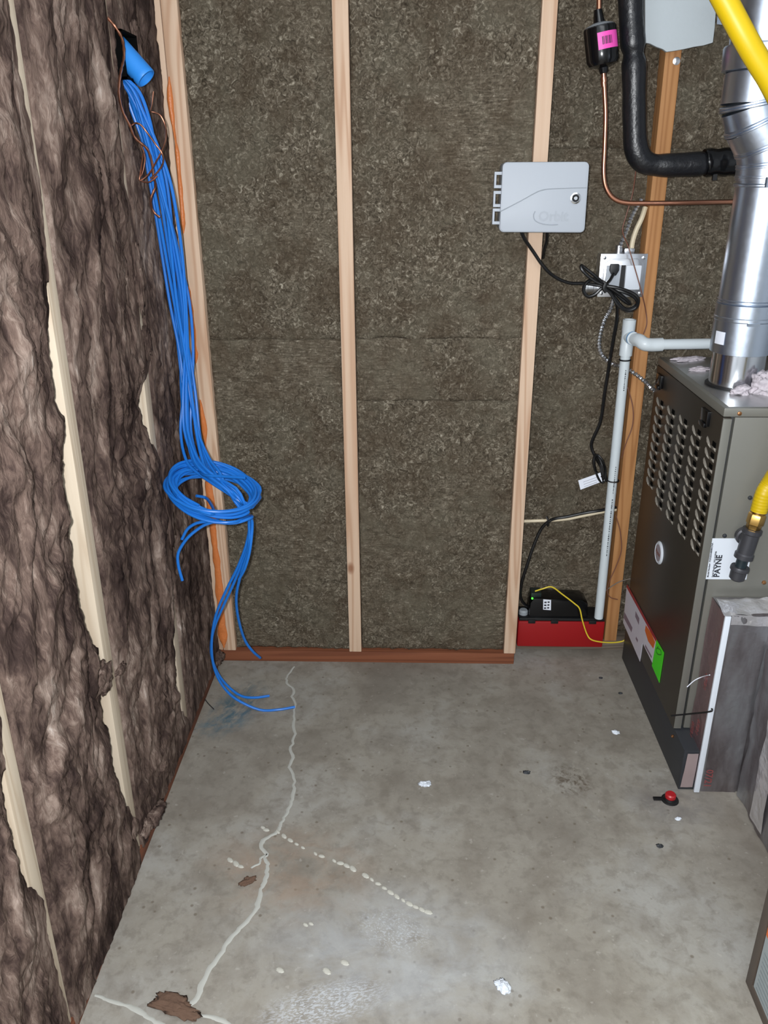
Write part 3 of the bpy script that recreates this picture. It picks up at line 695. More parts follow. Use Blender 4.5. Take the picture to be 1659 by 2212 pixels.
def wave(period, amp): return lambda s, L: 1 + amp * math.sin(s * 2 * math.pi / period)
def cable(name, px, Y, r, mat, label, cat='cable', sm=6, n=8, rf=None, group=None):
    pts = [at(p[0], p[1], p[2] if len(p) > 2 else Y) for p in px]
    return tag(MB().tube(pts, r, n, sm, rf=rf).build(name, mat), label, cat, group)
mcrf = wave(0.009, 0.22)
cable('armored_cable', [(1386, 430, 2.25), (1366, 465), (1353, 500), (1343, 522), (1338, 540, 2.245)], 2.235, 0.0055, zinc, 'ridged metal armored cable rising from the top of the junction box', sm=26, rf=mcrf)
cable('armored_cable', [(1326, 642, 2.245), (1318, 668, 2.24), (1305, 692), (1297, 720), (1294, 745), (1300, 766), (1320, 785), (1345, 792, 2.26), (1365, 803, 2.225), (1390, 822, 2.21), (1413, 846, 2.2)], 2.235, 0.0055, zinc, 'ridged metal armored cable looping behind the drain pipe down to the furnace', sm=22, rf=mcrf)
cable('sheathed_cable', [(1394, 448, 2.26), (1386, 472), (1374, 498), (1366, 525), (1364, 548, 2.245)], 2.25, 0.0065, romex, 'short cream sheathed cable above the junction box')
# cords
YC = 2.165
pw = thing('power_cord', 'black power cord of the irrigation box, bundled in front of the outlet', 'cord', at(1315, 620, YC))
cord = [(1126, 500, 2.10), (1133, 516, 2.11), (1150, 541, 2.125), (1175, 577, 2.135), (1200, 599, 2.15), (1230, 611, 2.16), (1262, 612, 2.165), (1290, 616, 2.165), (1312, 620, 2.16), (1345, 630, 2.15), (1370, 642, 2.15), (1376, 656, 2.15), (1362, 667, 2.15), (1345, 664, 2.15), (1325, 640, 2.15), (1308, 618, 2.155), (1285, 596, 2.15), (1262, 578, 2.15), (1256, 574, 2.145), (1258, 584, 2.14), (1280, 604, 2.14), (1305, 616, 2.14), (1335, 622, 2.135), (1364, 632, 2.135), (1378, 645, 2.135), (1374, 664, 2.14), (1356, 671, 2.14), (1336, 660, 2.14), (1318, 632, 2.145), (1302, 622, 2.145), (1285, 636, 2.145), (1270, 640, 2.145), (1261, 630, 2.145), (1264, 614, 2.15), (1280, 603, 2.155), (1300, 608, 2.155), (1318, 622, 2.15), (1345, 648, 2.15), (1360, 656, 2.15), (1350, 644, 2.145), (1325, 626, 2.145), (1310, 616, 2.15), (1318, 604, 2.17), (1325, 592, 2.19)]
MB().tube([at(*p) for p in cord], 0.0043, 8, 6).build('cord', cordm, pw)
MB().tube([at(1308, 612, 2.128), at(1305, 622, 2.128), at(1310, 630, 2.128)], 0.006, 8, 3).build('twist_tie', black, pw)
pp = at(1328, 582, YJ - 0.02)
MB().prism([pp + np.array(q) for q in ((-0.011, 0, 0.013), (0.011, 0, 0.013), (0.012, 0, -0.003), (0.005, 0, -0.016), (-0.005, 0, -0.016), (-0.012, 0, -0.003))], (0, 0.012, 0)).build('plug', black, pw, bevel=0.002)
cable('black_cord', [(1181, 500, 2.10), (1180, 520, 2.12), (1174, 540, 2.14), (1172, 556, 2.16)], 2.11, 0.004, cordm, 'short black wire from the irrigation box into the insulation', 'cord')
hc = thing('black_cord', 'black cord hanging beside the drain pipe with a white paper tag', 'cord', at(1290, 1010, 2.21))
MB().tube([at(x, y, Y) for x, y, Y in ((1322, 636, 2.17), (1333, 660, 2.18), (1332, 692, 2.2), (1324, 738, 2.215), (1314, 800, 2.225), (1306, 850, 2.225), (1297, 910, 2.225), (1280, 950, 2.225), (1278, 968, 2.225), (1288, 990, 2.22), (1302, 1015, 2.215), (1312, 1040, 2.215))], 0.0046, 8, 6).build('cord', cordm, hc)
b = MB()
for k in range(5):
    c = at(1290 + 1.5 * k, 1005 + 2 * k, 2.205 - 0.004 * (k % 3)); P = []
    for a in range(0, 361, 30):
        t = math.radians(a); P.append(c + np.array([0.010 * math.cos(t) + 0.012 * math.sin(t), 0.006 * math.cos(t * 2 + k), 0.034 * math.sin(t) * (-1) + 0.006 * math.cos(t)]) * (0.8 + 0.1 * k))
    b.tube(P, 0.0034, 7, 3)
b.build('bundled_end', cordm, hc)
tg = [(1249, 1038), (1297, 1021), (1301, 1040), (1254, 1058)]
tgm = MB().prism(AT(tg, 2.195), (0, 0.0006, 0)).build('paper_tag', paperm, hc)
b = MB()
for k in range(3):
    a, c = at(1260 + k, 1041 + 5 * k, 2.1944), at(1288 + k, 1031 + 5 * k, 2.1944); b.prism([a, c, c - np.array([0, 0, 0.0012]), a - np.array([0, 0, 0.0012])], (0, 0.0004, 0))
stuff(b.build('tag_print', M('grey_ink', rgb(150, 150, 160), 0.6), tgm))
cable('sheathed_cable', [(1128, 1126, 2.225), (1160, 1125, 2.215), (1190, 1124), (1225, 1121), (1260, 1114), (1300, 1106), (1330, 1101, 2.235)], 2.215, 0.0048, romex, 'cream sheathed cable running across the bay above the pump')
cable('black_cord', [(1330, 1096, 2.235), (1300, 1102), (1262, 1108), (1225, 1116), (1200, 1120), (1184, 1127, 2.2), (1168, 1144), (1152, 1180), (1138, 1222), (1126, 1262), (1124, 1288), (1132, 1304, 2.22), (1145, 1312, 2.235)], 2.207, 0.0046, cordm, 'black pump cord curving down behind the right-hand pine stud', 'cord')
tag(MB().tube([at(1180, 1116, 2.198), at(1184, 1124, 2.193), at(1184, 1132, 2.197), at(1183, 1136, 2.207)], 0.003, 6, 4).build('cable_tie', black), 'black cable tie holding the cream and black cables together', 'tie')
for px, label, m_ in (([(1374, 366, 2.21), (1366, 420), (1352, 468), (1345, 500), (1358, 535, 2.2), (1373, 585, 2.2), (1386, 632, 2.2), (1395, 672), (1397, 700), (1390, 722)], 'thin brown thermostat wire passing in front of the junction box', brownw),
                      ([(1356, 836, 2.235), (1367, 880), (1366, 920), (1352, 958), (1342, 990, 2.235)], 'thin brown wire bowing out on the stud beside the upper drain pipe', brownw),
                      ([(1330, 1112, 2.235), (1340, 1150), (1342, 1190), (1330, 1225), (1318, 1252), (1312, 1275), (1318, 1290), (1334, 1295, 2.235)], 'thin brown wire looping on the stud beside the lower drain pipe', brownw),
                      ([(1308, 1276, 2.235), (1325, 1264, 2.22), (1340, 1256, 2.21), (1362, 1250, 2.19)], 'thin grey wire crossing from the stud to the furnace', M('grey_wire', rgb(120, 112, 104), 0.5))):
    cable('thin_wire', px, 2.228, 0.0016, m_, label, 'wire')

# ------------------------------------------------------------------ drain pipe
YP = 2.205
pv = thing('drain_pipe', 'white plastic condensate drain pipe with a tee at its top', 'pipe', at(1293, 1330, YP))
pbot, ptee = at(1293, 1334, YP), at(1353, 750, YP); ptop = at(1360, 690, YP)
dirp = (ptee - pbot) / np.linalg.norm(ptee - pbot)
Lp = np.linalg.norm(ptee - pbot)
pipe = MB().lathe([(0.0134, 0), (0.0134, Lp * 0.3), (0.0134, Lp * 0.6), (0.0134, Lp)], pbot, dirp, 24).build('pipe', pvc, pv)
up = (ptop - ptee) / np.linalg.norm(ptop - ptee); t0 = at(1351, 768, YP); Ltee = np.linalg.norm(ptop - t0)
MB().lathe([(0.0148, 0), (0.0172, 0.0005), (0.0172, 0.028), (0.0165, 0.03), (0.0165, Ltee - 0.03), (0.0172, Ltee - 0.028), (0.0172, Ltee), (0.014, Ltee), (0.0138, Ltee - 0.03)], t0, up, 28).build('tee_fitting', pvc, pv, recalc=True)
bc = at(1357, 727, YP); e1 = at(1385, 738, YP - 0.065)
MB().lathe([(0.0172, 0), (0.0172, 0.026), (0.0155, 0.027)], bc, e1 - bc, 24).build('tee_branch', pvc, pv)
MB().lathe([(0.0176, 0.021), (0.0176, 0.0245), (0.014, 0.0245)], bc, e1 - bc, 24).build('primer_ring', pvcb, pv)
yel = YP - 0.068
e2 = at(1431, 744, yel); e3 = at(1560, 742, yel)
MB().tube([bc + (e1 - bc) * 0.35, bc + (e1 - bc) * 0.7, e1 * 0.97 + e2 * 0.03], 0.0134, 20, 4).build('short_pipe', pvc, pv)
el0 = bc + (e1 - bc) * 0.62
MB().tube([el0, at(1382, 736, YP - 0.055), at(1392, 743, yel), at(1408, 745, yel), e2], 0.0172, 24, 6).build('elbow_fitting', pvc, pv)
e4 = e3 + (e3 - e2) / np.linalg.norm(e3 - e2) * 0.12
MB().tube([at(1420, 744, yel), e2, e3, e4], 0.0134, 22, 3).build('side_pipe', pvc, pv)
for (x, y) in ((1350, 777), (1325, 1038)):
    c = at(x, y, YP); MB().tube([c + 0.0146 * (math.cos(a) * np.array([1, 0, 0.03]) + math.sin(a) * np.array([0, 1, 0])) for a in np.linspace(0, 2 * math.pi, 17)], 0.0022, 6, 2).build('cable_tie', black, pv)
b = MB(); side = np.array([-0.2, -0.98, 0.0])
def print_row(a0, a1, n):
    for k in range(n):
        s = a0 + (a1 - a0) * (k + 0.15 * random.random()) / n; h = random.uniform(0.4, 0.75) * (a1 - a0) / n
        for sgn in (0,):
            c = pbot + dirp * s + np.array([0.0015, -0.01345, 0.0]) ; wv = np.array([random.uniform(0.0008, 0.0018), 0, 0])
            b.prism([c - wv, c + wv, c + wv + dirp * h, c - wv + dirp * h], (0, -0.0002, 0))
print_row(Lp * 0.86, Lp * 0.93, 12); print_row(Lp * 0.50, Lp * 0.60, 14); print_row(Lp * 0.26, Lp * 0.48, 30)
stuff(b.build('pipe_print', ink, pipe, smooth=False))

# ------------------------------------------------------------------ condensate pump
YPU = 2.2
a, c = at(1114, 1342, YPU), at(1308, 1391, YPU)
zb = 0.0305; px0, px1 = 0.338, 0.605
pu = thing('condensate_pump', 'red-tanked condensate pump with black motor housing on the grey plate', 'pump', ((px0 + px1) / 2, 2.24, zb))
zt = max(a[2], 0.095)
MB().box(px0, px1, YPU, YPU + 0.08, zb, zt).build('tank', red, pu, bevel=0.006)
MB().box(px0 + 0.002, px1 - 0.002, YPU + 0.002, YPU + 0.079, zt, zt + 0.010).build('tank_lid', black, pu, bevel=0.003)
for x in (px0 + 0.03, px0 + 0.1, px1 - 0.05): MB().box(x, x + 0.022, YPU - 0.003, YPU + 0.003, zt - 0.006, zt + 0.006).build('lid_clip', black, pu, bevel=0.001)
h0, h1 = at(1142, 1335, YPU + 0.01), at(1275, 1280, YPU + 0.01)
hz0 = zt + 0.01; hx0, hx1 = h0[0], h1[0]
hs = MB()
pr = [(hx0, 0), (hx1, 0), (hx1 - 0.004, 0.05), (hx1 - 0.022, 0.062), (hx0 + 0.012, 0.066), (hx0 + 0.002, 0.05)]
hs.prism([(x, YPU + 0.008, hz0 + z) for x, z in pr], (0, 0.068, 0))
hous = hs.build('motor_housing', blackg, pu, bevel=0.005)
MB().box(hx0 + 0.004, hx0 + 0.036, YPU + 0.02, YPU + 0.06, hz0 + 0.062, hz0 + 0.078).build('terminal_cover', M('dark_green_grey', rgb(28, 38, 36), 0.4), hous, bevel=0.003)
lx = hx0 + 0.042
MB().prism([(lx, YPU + 0.0075, hz0 + 0.028), (lx + 0.024, YPU + 0.0075, hz0 + 0.026), (lx + 0.022, YPU + 0.0075, hz0 + 0.062), (lx - 0.002, YPU + 0.0075, hz0 + 0.064)], (0, 0.0006, 0)).build('housing_label', paperm, hous)
b = MB()
for k in range(3):
    b.box(lx + 0.002, lx + 0.009, YPU + 0.0068, YPU + 0.0074, hz0 + 0.031 + 0.01 * k, hz0 + 0.036 + 0.01 * k).box(lx + 0.012, lx + 0.018, YPU + 0.0068, YPU + 0.0074, hz0 + 0.032 + 0.01 * k, hz0 + 0.037 + 0.01 * k)
stuff(b.build('label_print', ink, hous, smooth=False))
p = at(1150, 1293, YPU + 0.006); MB().lathe([(0.003, 0), (0.003, 0.003), (0.001, 0.004)], (p[0], YPU + 0.0085, p[2]), (0, -1, 0), 10).build('status_light', led, hous)
MB().lathe([(0.014, 0), (0.014, 0.012), (0.011, 0.016)], (px0 + 0.018, YPU + 0.03, zt + 0.009), (0, 0, 1), 16).build('inlet_cap', plastd, pu)
cable('signal_wire', [(1156, 1277, 2.195), (1172, 1272), (1192, 1268), (1215, 1284), (1240, 1303), (1252, 1315), (1258, 1340), (1268, 1370), (1278, 1382, 2.185), (1300, 1387, 2.19), (1325, 1388, 2.2), (1345, 1385, 2.205), (1354, 1378, 2.205)], 2.19, 0.0022, yellw, 'thin yellow signal wire draped over the front of the condensate pump', 'wire')

# ------------------------------------------------------------------ refrigerant lines
YR = 2.14
ip = thing('insulated_pipe', 'thick black foam-covered refrigerant pipe bending right at the top', 'pipe', at(1370, 200, YR))
pinch = lambda s, L: 1 - 0.18 * math.exp(-((s - 0.0) / 0.012) ** 2) - 0.18 * math.exp(-((s - L) / 0.012) ** 2) + 0.03 * math.sin(s * 55) * math.sin(s * 23)
MB().tube(AT([(1352, -330), (1356, -200), (1360, -60), (1363, 30), (1366, 80), (1369, 117)], YR), 0.0275, 18, 8, rf=pinch).build('foam_sleeve', foam, ip)
MB().tube(AT([(1368, 116), (1370, 160), (1370, 220), (1371, 280), (1374, 318), (1384, 342), (1400, 353), (1425, 357), (1470, 356), (1530, 353)], YR), 0.0275, 18, 8, rf=lambda s, L: pinch(s, L) * (1 - 0.1 * math.exp(-((s - 0.265) / 0.02) ** 2))).build('foam_sleeve', foam, ip)
MB().tube(AT([(1522, 352), (1530, 351), (1560, 350), (1600, 351), (1606, 351)], YR), 0.031, 18, 5, rf=lambda s, L: 1 + 0.05 * math.sin(s * 170)).build('tape_wrap', blackg, ip)
p = at(1545, 378, YR - 0.01); MB().box(p[0] - 0.006, p[0] + 0.004, YR - 0.014, YR - 0.006, p[2] - 0.012, p[2] + 0.014).build('tape_end', black, ip)
pe = at(1600, 351, YR); MB().tube([pe, pe + np.array([0.12, 0, 0]), pe + np.array([0.3, 0, 0])], 0.02, 14, 3).build('pipe_run', copper, ip)
ll = thing('liquid_line', 'thin copper refrigerant line curving right below the filter drier', 'pipe', at(1306, 300, 2.12))
lp = AT([(1303, 145), (1306, 200), (1308, 250), (1306, 320), (1304, 372), (1309, 405), (1325, 428), (1352, 438), (1400, 439), (1480, 438), (1592, 436)], 2.12); lp.append(lp[-1] + np.array([0.25, 0, 0]))
MB().tube(lp, 0.0056, 12, 6).build('copper_tube', copper, ll)
MB().tube(AT([(1294, -300), (1294, -100), (1294, 40)], 2.12), 0.0056, 12, 4).build('copper_tube', copper, ll)
for y, r in ((172, 0.0075), (182, 0.007)):
    MB().tube([at(1304, y - 5, 2.12), at(1305, y + 5, 2.12)], r, 12, 2).build('flare_joint', copper, ll)
fd = thing('filter_drier', 'glossy black filter drier canister with a pink label', 'filter', at(1300, 143, 2.12))
f0, f1 = at(1303, 146, 2.12), at(1293, 40, 2.12); Lf = np.linalg.norm(f1 - f0); df = f1 - f0
MB().lathe([(0.0085, -0.012), (0.011, 0.0), (0.031, 0.006), (0.0355, 0.014), (0.0355, Lf * 0.3), (0.0355, Lf * 0.78), (0.034, Lf * 0.84), (0.012, Lf * 0.92), (0.0105, Lf * 1.05), (0.0085, Lf * 1.18)], f0, df, 36).build('canister', blackg, fd)
MB().lathe([(0.0345, Lf * 0.83), (0.030, Lf * 0.862), (0.014, Lf * 0.915)], f0, df, 30).build('grey_cap', plastd, fd)
dn = df / Lf; cen = f0 + dn * Lf * 0.52
def arcstrip(c, d, r, a0, a1, h, n=12, th=0.0006):
    u = np.array([1.0, 0, 0]); u -= d * (u @ d); u /= np.linalg.norm(u); w_ = np.cross(d, u)
    if w_[1] > 0: w_ = -w_
    A_ = np.radians(np.linspace(a0, a1, n))
    G = np.stack([np.stack([c + d * k * h + (r + th) * (math.cos(t) * u + math.sin(t) * w_) for t in A_]) for k in (-0.5, 0.5)], 0)
    return MB().grid(G)
lb = arcstrip(cen, dn, 0.0355, 8, 112, 0.034).build('pink_label', pink, fd, recalc=False)
b = MB()
for k in range(9):
    a = 60 + k * 4.2; t = arcstrip(cen, dn, 0.0359, a, a + (1.5 + (k % 3) * 0.8), 0.016, 3); b.add(t.v, t.f)
stuff(b.build('bar_print', ink, lb, recalc=False))

# ------------------------------------------------------------------ white board scrap
bd = AT([(1393, -160), (1552, -160), (1548, 0), (1544, 60), (1540, 92), (1520, 98), (1500, 101), (1478, 106), (1455, 110), (1440, 112), (1432, 106), (1418, 101), (1404, 94), (1393, 92), (1394, 50)], 2.215)
tag(MB().prism(bd, (0, 0.0127, 0)).build('wall_board', board, bevel=0.001), 'white board scrap with a broken lower edge hung over the aged stud', 'board')

# ------------------------------------------------------------------ furnace
XF, FY0, FY1, FX1, FZ0, FZ1 = 0.662, 1.688, 2.19, 1.32, 0.118, 0.948
fu = thing('furnace', 'grey metal gas furnace cabinet with louvered front on the right', 'furnace', (1.0, 1.94, 0))
MB().box(XF + 0.004, FX1, 1.605, FY1, 0, FZ0).build('base', basem, fu, bevel=0.002)
MB().box(XF + 0.02, FX1, FY0 + 0.012, FY1 - 0.002, FZ0, FZ1 - 0.02).build('cabinet', basem, fu, bevel=0.002)
sp = MB().box(XF + 0.026, FX1, FY0, FY0 + 0.013, FZ0 + 0.004, FZ1 - 0.021).build('side_panel', cabm, fu, bevel=0.0015)
MB().box(XF, FX1, FY0 - 0.001, FY1, FZ1 - 0.02, FZ1 - 0.0005).build('top_rim', cabm, fu, bevel=0.003)
MB().box(XF + 0.012, FX1 - 0.01, FY0 + 0.008, FY1 - 0.008, FZ1 - 0.003, FZ1).build('top_plate', topm, fu)
door = MB().box(XF, XF + 0.019, FY0 - 0.001, FY1, FZ0 + 0.002, FZ1 - 0.021).build('front_door', doorm, fu, bevel=0.003)
MB().box(XF + 0.001, XF + 0.019, FY0 - 0.0028, FY0 - 0.0005, FZ0 + 0.004, FZ1 - 0.024).build('door_edge', cabm, fu, bevel=0.0008)
# louvers
lm = MB()
out = []
ax_ = np.array([0.014, -0.0085])
for k in range(12):
    t = 2 * math.pi * k / 12; l, w_ = math.cos(t), math.sin(t) * 0.42
    yv = -(ax_[0] * l) + 0.0085 * w_; zv = ax_[1] * l * 1.0 + 0.014 * w_
    out.append((yv, zv))
vs = [(0, y, z) for y, z in out] + [(-0.004, y * 0.6, z * 0.6 + 0.001) for y, z in out] + [(-0.0055, 0, 0.001)]
fs = [(k, (k + 1) % 12, 12 + (k + 1) % 12, 12 + k) for k in range(12)] + [(12 + k, 12 + (k + 1) % 12, 24) for k in range(12)]
lm.add(vs, fs, 0)
lm.add([(-0.0006, -0.022, 0.011), (-0.0006, -0.043, 0.011), (-0.0006, -0.043, -0.002), (-0.0006, -0.022, -0.002)], [(0, 1, 2, 3)], 1)  # flat dark quad painting the shade of a slot that is not cut
lm.add([(0, -0.020, -0.009), (0, -0.045, -0.009), (-0.006, -0.043, 0.001), (-0.006, -0.023, 0.001), (0, -0.023, -0.001), (0, -0.043, -0.001)], [(0, 1, 2, 3), (3, 2, 5, 4), (0, 3, 4), (1, 5, 2)], 0)
lv = None
for c_ in range(5):
    for r_ in range(11):
        y = 2.14 - 0.099 * c_; z = 0.838 + 0.004 * c_ - 0.0252 * r_ - (0.0 if c_ else 0)
        if c_ == 0 and r_ == 10: continue
        if lv is None:
            lv = lm.build('louver', [louvm, shadem], door, smooth=False); lv_me = lv.data
            for v in lv_me.vertices: v.co += Vector(fu.location)
            o = lv
        else:
            o = bpy.data.objects.new('louver', lv_me); COL.objects.link(o); o.parent = door
        o.location = Vector((XF, y, z)) - Vector(fu.location)
for x, y in ((1428, 825), (1527, 903)):
    p = onX(x, y, XF)
    b = MB().box(XF - 0.008, XF + 0.001, p[1] - 0.022, p[1] + 0.022, p[2] - 0.014, p[2] + 0.02).box(XF - 0.012, XF - 0.004, p[1] - 0.018, p[1] + 0.018, p[2] - 0.018, p[2] - 0.008)
    b.build('door_latch', blackg, door, bevel=0.002)
md = onX(1425, 1194, XF)
mdl = MB().lathe([(0.031, 0), (0.031, 0.002), (0.027, 0.005), (0.026, 0.004), (0.0, 0.004)], (XF, md[1], md[2]), (-1, 0, 0), 28).build('badge', white, door)
b = MB().lathe([(0.0225, 0.0042), (0.0225, 0.0046)], (XF, md[1], md[2]), (-1, 0, 0), 24); b.build('badge_ring', M('badge_pink', rgb(150, 140, 146), 0.5), mdl)
MB().text('Payne', 0.015, (XF - 0.0049, md[1], md[2]), (0, -1, 0), (0, 0, 1), bold=0.0003).build('badge_name', M('badge_brown', rgb(110, 66, 58), 0.5), mdl, recalc=False)
# warning labels on the door
def onp(px, t=0.0008): return [onX(x, y, XF - t) for x, y in px]
wl = MB().prism(onp([(1354, 1264), (1346, 1345), (1382, 1429), (1388, 1389), (1409, 1432), (1419, 1383)]), (0.0008, 0, 0)).build('warning_label', lab_w, door, smooth=False)
MB().prism(onp([(1355, 1262), (1420, 1384), (1417, 1387), (1353, 1268)], 0.0011), (0.0003, 0, 0)).build('red_band', labred, wl, smooth=False)
MB().prism(onp([(1395, 1350), (1407, 1368), (1415, 1387), (1411, 1401), (1400, 1385), (1393, 1362)], 0.0011), (0.0003, 0, 0)).build('flame_print', labor, wl, smooth=False)
b = MB()
for q in ([(1349, 1322), (1366, 1356), (1364, 1366), (1347, 1334)], [(1373, 1320), (1381, 1336), (1380, 1350), (1372, 1332)], [(1374, 1375), (1378, 1382), (1377, 1388), (1373, 1380)], [(1394, 1392), (1408, 1418), (1407, 1422), (1393, 1397)]):
    b.prism(onp(q, 0.0010), (0.0003, 0, 0))
stuff(b.build('label_print', M('label_mauve', rgb(128, 112, 124), 0.6), wl, smooth=False))
gs = MB().prism(onp([(1418, 1382), (1434, 1410), (1424, 1475), (1408, 1438)], 0.0014), (0.0006, 0, 0)).build('green_sticker', green, door, smooth=False)
MB().tube(onp([(1419, 1400), (1427, 1404), (1428, 1414), (1420, 1412), (1418, 1402), (1423, 1396)], 0.0016), 0.0014, 5, 4).build('sticker_mark', M('dark_green', rgb(30, 110, 20), 0.6), gs)
# side panel label
def ons(x, y, t=0.0006): return at(x, y, FY0 - t)
L4 = [ons(1533, 1163), ons(1630, 1163), ons(1612, 1252), ons(1521, 1251)]
sl = MB().prism(L4, (0, 0.0005, 0)).build('rating_label', white, sp, smooth=False)
upv = (L4[0] - L4[3]); upv /= np.linalg.norm(upv); rtv = (L4[1] - L4[0]); rtv /= np.linalg.norm(rtv)
b = MB()
b.text('PAYNE', 0.0185, ons(1548, 1247, 0.0012), upv, -rtv * 1.0, bold=0.0005, align='LEFT')
b.text('Model Number:  PG92ESA48080CNA', 0.0056, ons(1529, 1247, 0.0012), upv, -rtv, align='LEFT', bold=0.0001)
b.text('Serial Number:  3921A20946', 0.0056, ons(1539, 1247, 0.0012), upv, -rtv, align='LEFT', bold=0.0001)
stuff(b.build('label_print', ink, sl, recalc=False))
for x, y, m_ in ((1597, 893, screwm), (1650, 1258, screwm), (1620, 1075, basem), (1565, 1157, basem)):
    MB().lathe([(0.005, 0), (0.0045, 0.003), (0.002, 0.004)], at(x, y, FY0), (0, -1, 0), 10).build('panel_screw', m_, sp)
MB().lathe([(0.0045, 0), (0.004, 0.003), (0.002, 0.004)], at(1453, 1590, FY0 - 0.002), (0, -1, 0), 10).build('panel_screw', screwm, sp)

# wool lint on the furnace top
def lint(px, r, sc, seed, label, rot=0.3):
    p = onZ(px[0], px[1], FZ1 + r * sc[2] * 0.55); o = tuft(p, r, sc, seed, pinkwool, 'wool_lint', rot=rot)
    tag(o, label, 'lint')
lint((1488, 776), 0.03, (1.3, 0.5, 0.2), 31, 'pale wool lint at the far edge of the furnace top')
lint((1512, 797), 0.022, (1.3, 0.6, 0.25), 33, 'pale wool lint lying left of the flue on the furnace top')
lint((1602, 844), 0.02, (1.1, 0.7, 0.6), 35, 'small pale wool tuft in front of the flue base')
lint((1652, 836), 0.028, (1.0, 0.8, 1.0), 37, 'large pale wool tuft right of the flue base')
tag(MB().box(0.80, 1.0, 1.715, 1.80, FZ1 - 0.0005, FZ1 + 0.004).build('sheet_scrap', galv, bevel=0.001), 'flat metal scrap lying on the furnace top by the flue', 'scrap')

# ------------------------------------------------------------------ flue
fc = onZ(1588, 830, FZ1); FXc, FYc = at(1588, 800, 1.885)[0] + 0.004, 1.885
fle = thing('flue_pipe', 'shiny galvanised flue pipe rising from the furnace top', 'flue', (FXc, FYc, FZ1))
MB().lathe([(0.066, 0.0002), (0.066, 0.004), (0.0605, 0.005)], (FXc, FYc, FZ1), (0, 0, 1), 40).build('black_collar', black, fle)
zz = lambda y: at(1600, y, FYc - 0.06)[2]
z1 = zz(772); MB().lathe([(0.0585, 0.001), (0.0585, z1 - FZ1 + 0.02)], (FXc, FYc, FZ1), (0, 0, 1), 44).build('stub', steel, fle)
z2, z3 = zz(700), zz(668); R1 = 0.0665
MB().lathe([(0.0600, 0), (R1, 0.002), (R1, z2 - z1), (R1 + 0.0015, z2 - z1 + 0.002), (R1 + 0.0015, z2 - z1 + 0.008), (R1, z2 - z1 + 0.01), (R1, z3 - z1 + 0.004), (R1 - 0.003, z3 - z1 + 0.006)], (FXc, FYc, z1), (0, 0, 1), 44).build('collar', galv, fle)
z4 = zz(392)
MB().lathe([(R1 - 0.003, 0), (R1 - 0.003, (z4 - z3) * 0.5), (R1 - 0.003, z4 - z3)], (FXc, FYc, z3), (0, 0, 1), 44).build('pipe_section', galv, fle)
b = MB()
for z in (z3 + 0.006, z3 + 0.012): b.lathe([(R1 - 0.002, 0), (R1 - 0.0005, 0.0015), (R1 - 0.002, 0.003)], (FXc, FYc, z), (0, 0, 1), 40)
p = at(1600, 704, FYc - R1); b.box(FXc - 0.02, FXc + 0.006, FYc - R1 - 0.004, FYc - R1 + 0.006, z2 - 0.004, z2 + 0.002)
b.build('draw_band', galv, fle)
# offset elbow
OX = 0.052
z5, z6 = zz(345), zz(165)
path = np.array([(FXc, FYc, z4), (FXc, FYc, z4 + 0.035), (FXc - 0.012, FYc, z4 + 0.075), (FXc - OX + 0.012, FYc, z6 - 0.075), (FXc - OX, FYc, z6 - 0.045), (FXc - OX, FYc, z6 + 0.01)])
elb = None
for k in range(5):
    e_ = MB().tube([path[k], (path[k] + path[k + 1]) / 2, path[k + 1]], 0.0655 if k % 2 else 0.0668, 44, 3, caps=False).build('elbow_gore', galv, fle)
    if k == 2: elb = e_
    if 0 < k < 5:
        ta = path[k] - path[k - 1]; tb = path[k + 1] - path[k]; nn = ta / np.linalg.norm(ta) + tb / np.linalg.norm(tb)
        nn = nn / np.linalg.norm(nn)
        MB().lathe([(0.0655, -0.006), (0.0692, -0.004), (0.0692, -0.001), (0.0668, 0.0), (0.0692, 0.001), (0.0692, 0.004), (0.0655, 0.006)], path[k], nn, 44).build('gore_bead', galv, fle)
b = MB()
for z in (z4 - 0.012, z4 + 0.004): b.lathe([(0.0655, 0), (0.068, 0.002), (0.068, 0.005), (0.0655, 0.007)], (FXc, FYc, z), (0, 0, 1), 40)
b.box(FXc - 0.03, FXc - 0.005, FYc - 0.071, FYc - 0.06, z4 - 0.012, z4 + 0.008)
b.build('clamp_band', galv, fle, bevel=0)
z7, z8 = zz(150), zz(95)
MB().lathe([(0.062, z6 - z7 - 0.02), (0.062, 0), (0.074, 0.003), (0.076, z8 - z7), (0.074, z8 - z7 + 0.004), (0.066, z8 - z7 + 0.006), (0.066, 0.5)], (FXc - OX, FYc, z7), (0, 0, 1), 44).build('upper_section', galv, fle)
p = at(1598, 280, FYc - 0.045)
def curved_sticker(cx, cy, z, r, a0, a1, h, mat, name, parent):
    A_ = np.radians(np.linspace(a0, a1, 8))
    G = np.stack([np.stack([np.array([cx + r * math.cos(t), cy + r * math.sin(t), zz_]) for t in A_]) for zz_ in (z - h / 2, z + h / 2)], 0)
    return MB().grid(G).build(name, mat, parent, recalc=False)
s1 = curved_sticker(FXc - OX / 2 + 0.003, FYc, zz(281), 0.0685, 190, 212, 0.025, paperm, 'paper_sticker', elb)
s2 = curved_sticker(FXc, FYc, zz(736), R1 + 0.0009, 192, 216, 0.028, paperm, 'paper_sticker', fle)
s3 = curved_sticker(FXc - OX, FYc, zz(170), 0.0672, 262, 310, 0.034, paperm, 'paper_sticker', fle)
s4 = curved_sticker(FXc - OX, FYc, zz(5), 0.068, 290, 330, 0.04, labblue, 'blue_sticker', fle)
b = MB()
for k in range(4):
    t = math.radians(196 + 3.2 * k); cx, cy = FXc - OX / 2 + 0.003 + 0.0691 * math.cos(t), FYc + 0.0691 * math.sin(t); b.box(cx - 0.0006, cx + 0.0006, cy - 0.0006, cy + 0.0006, zz(281) + 0.002, zz(281) + 0.009)
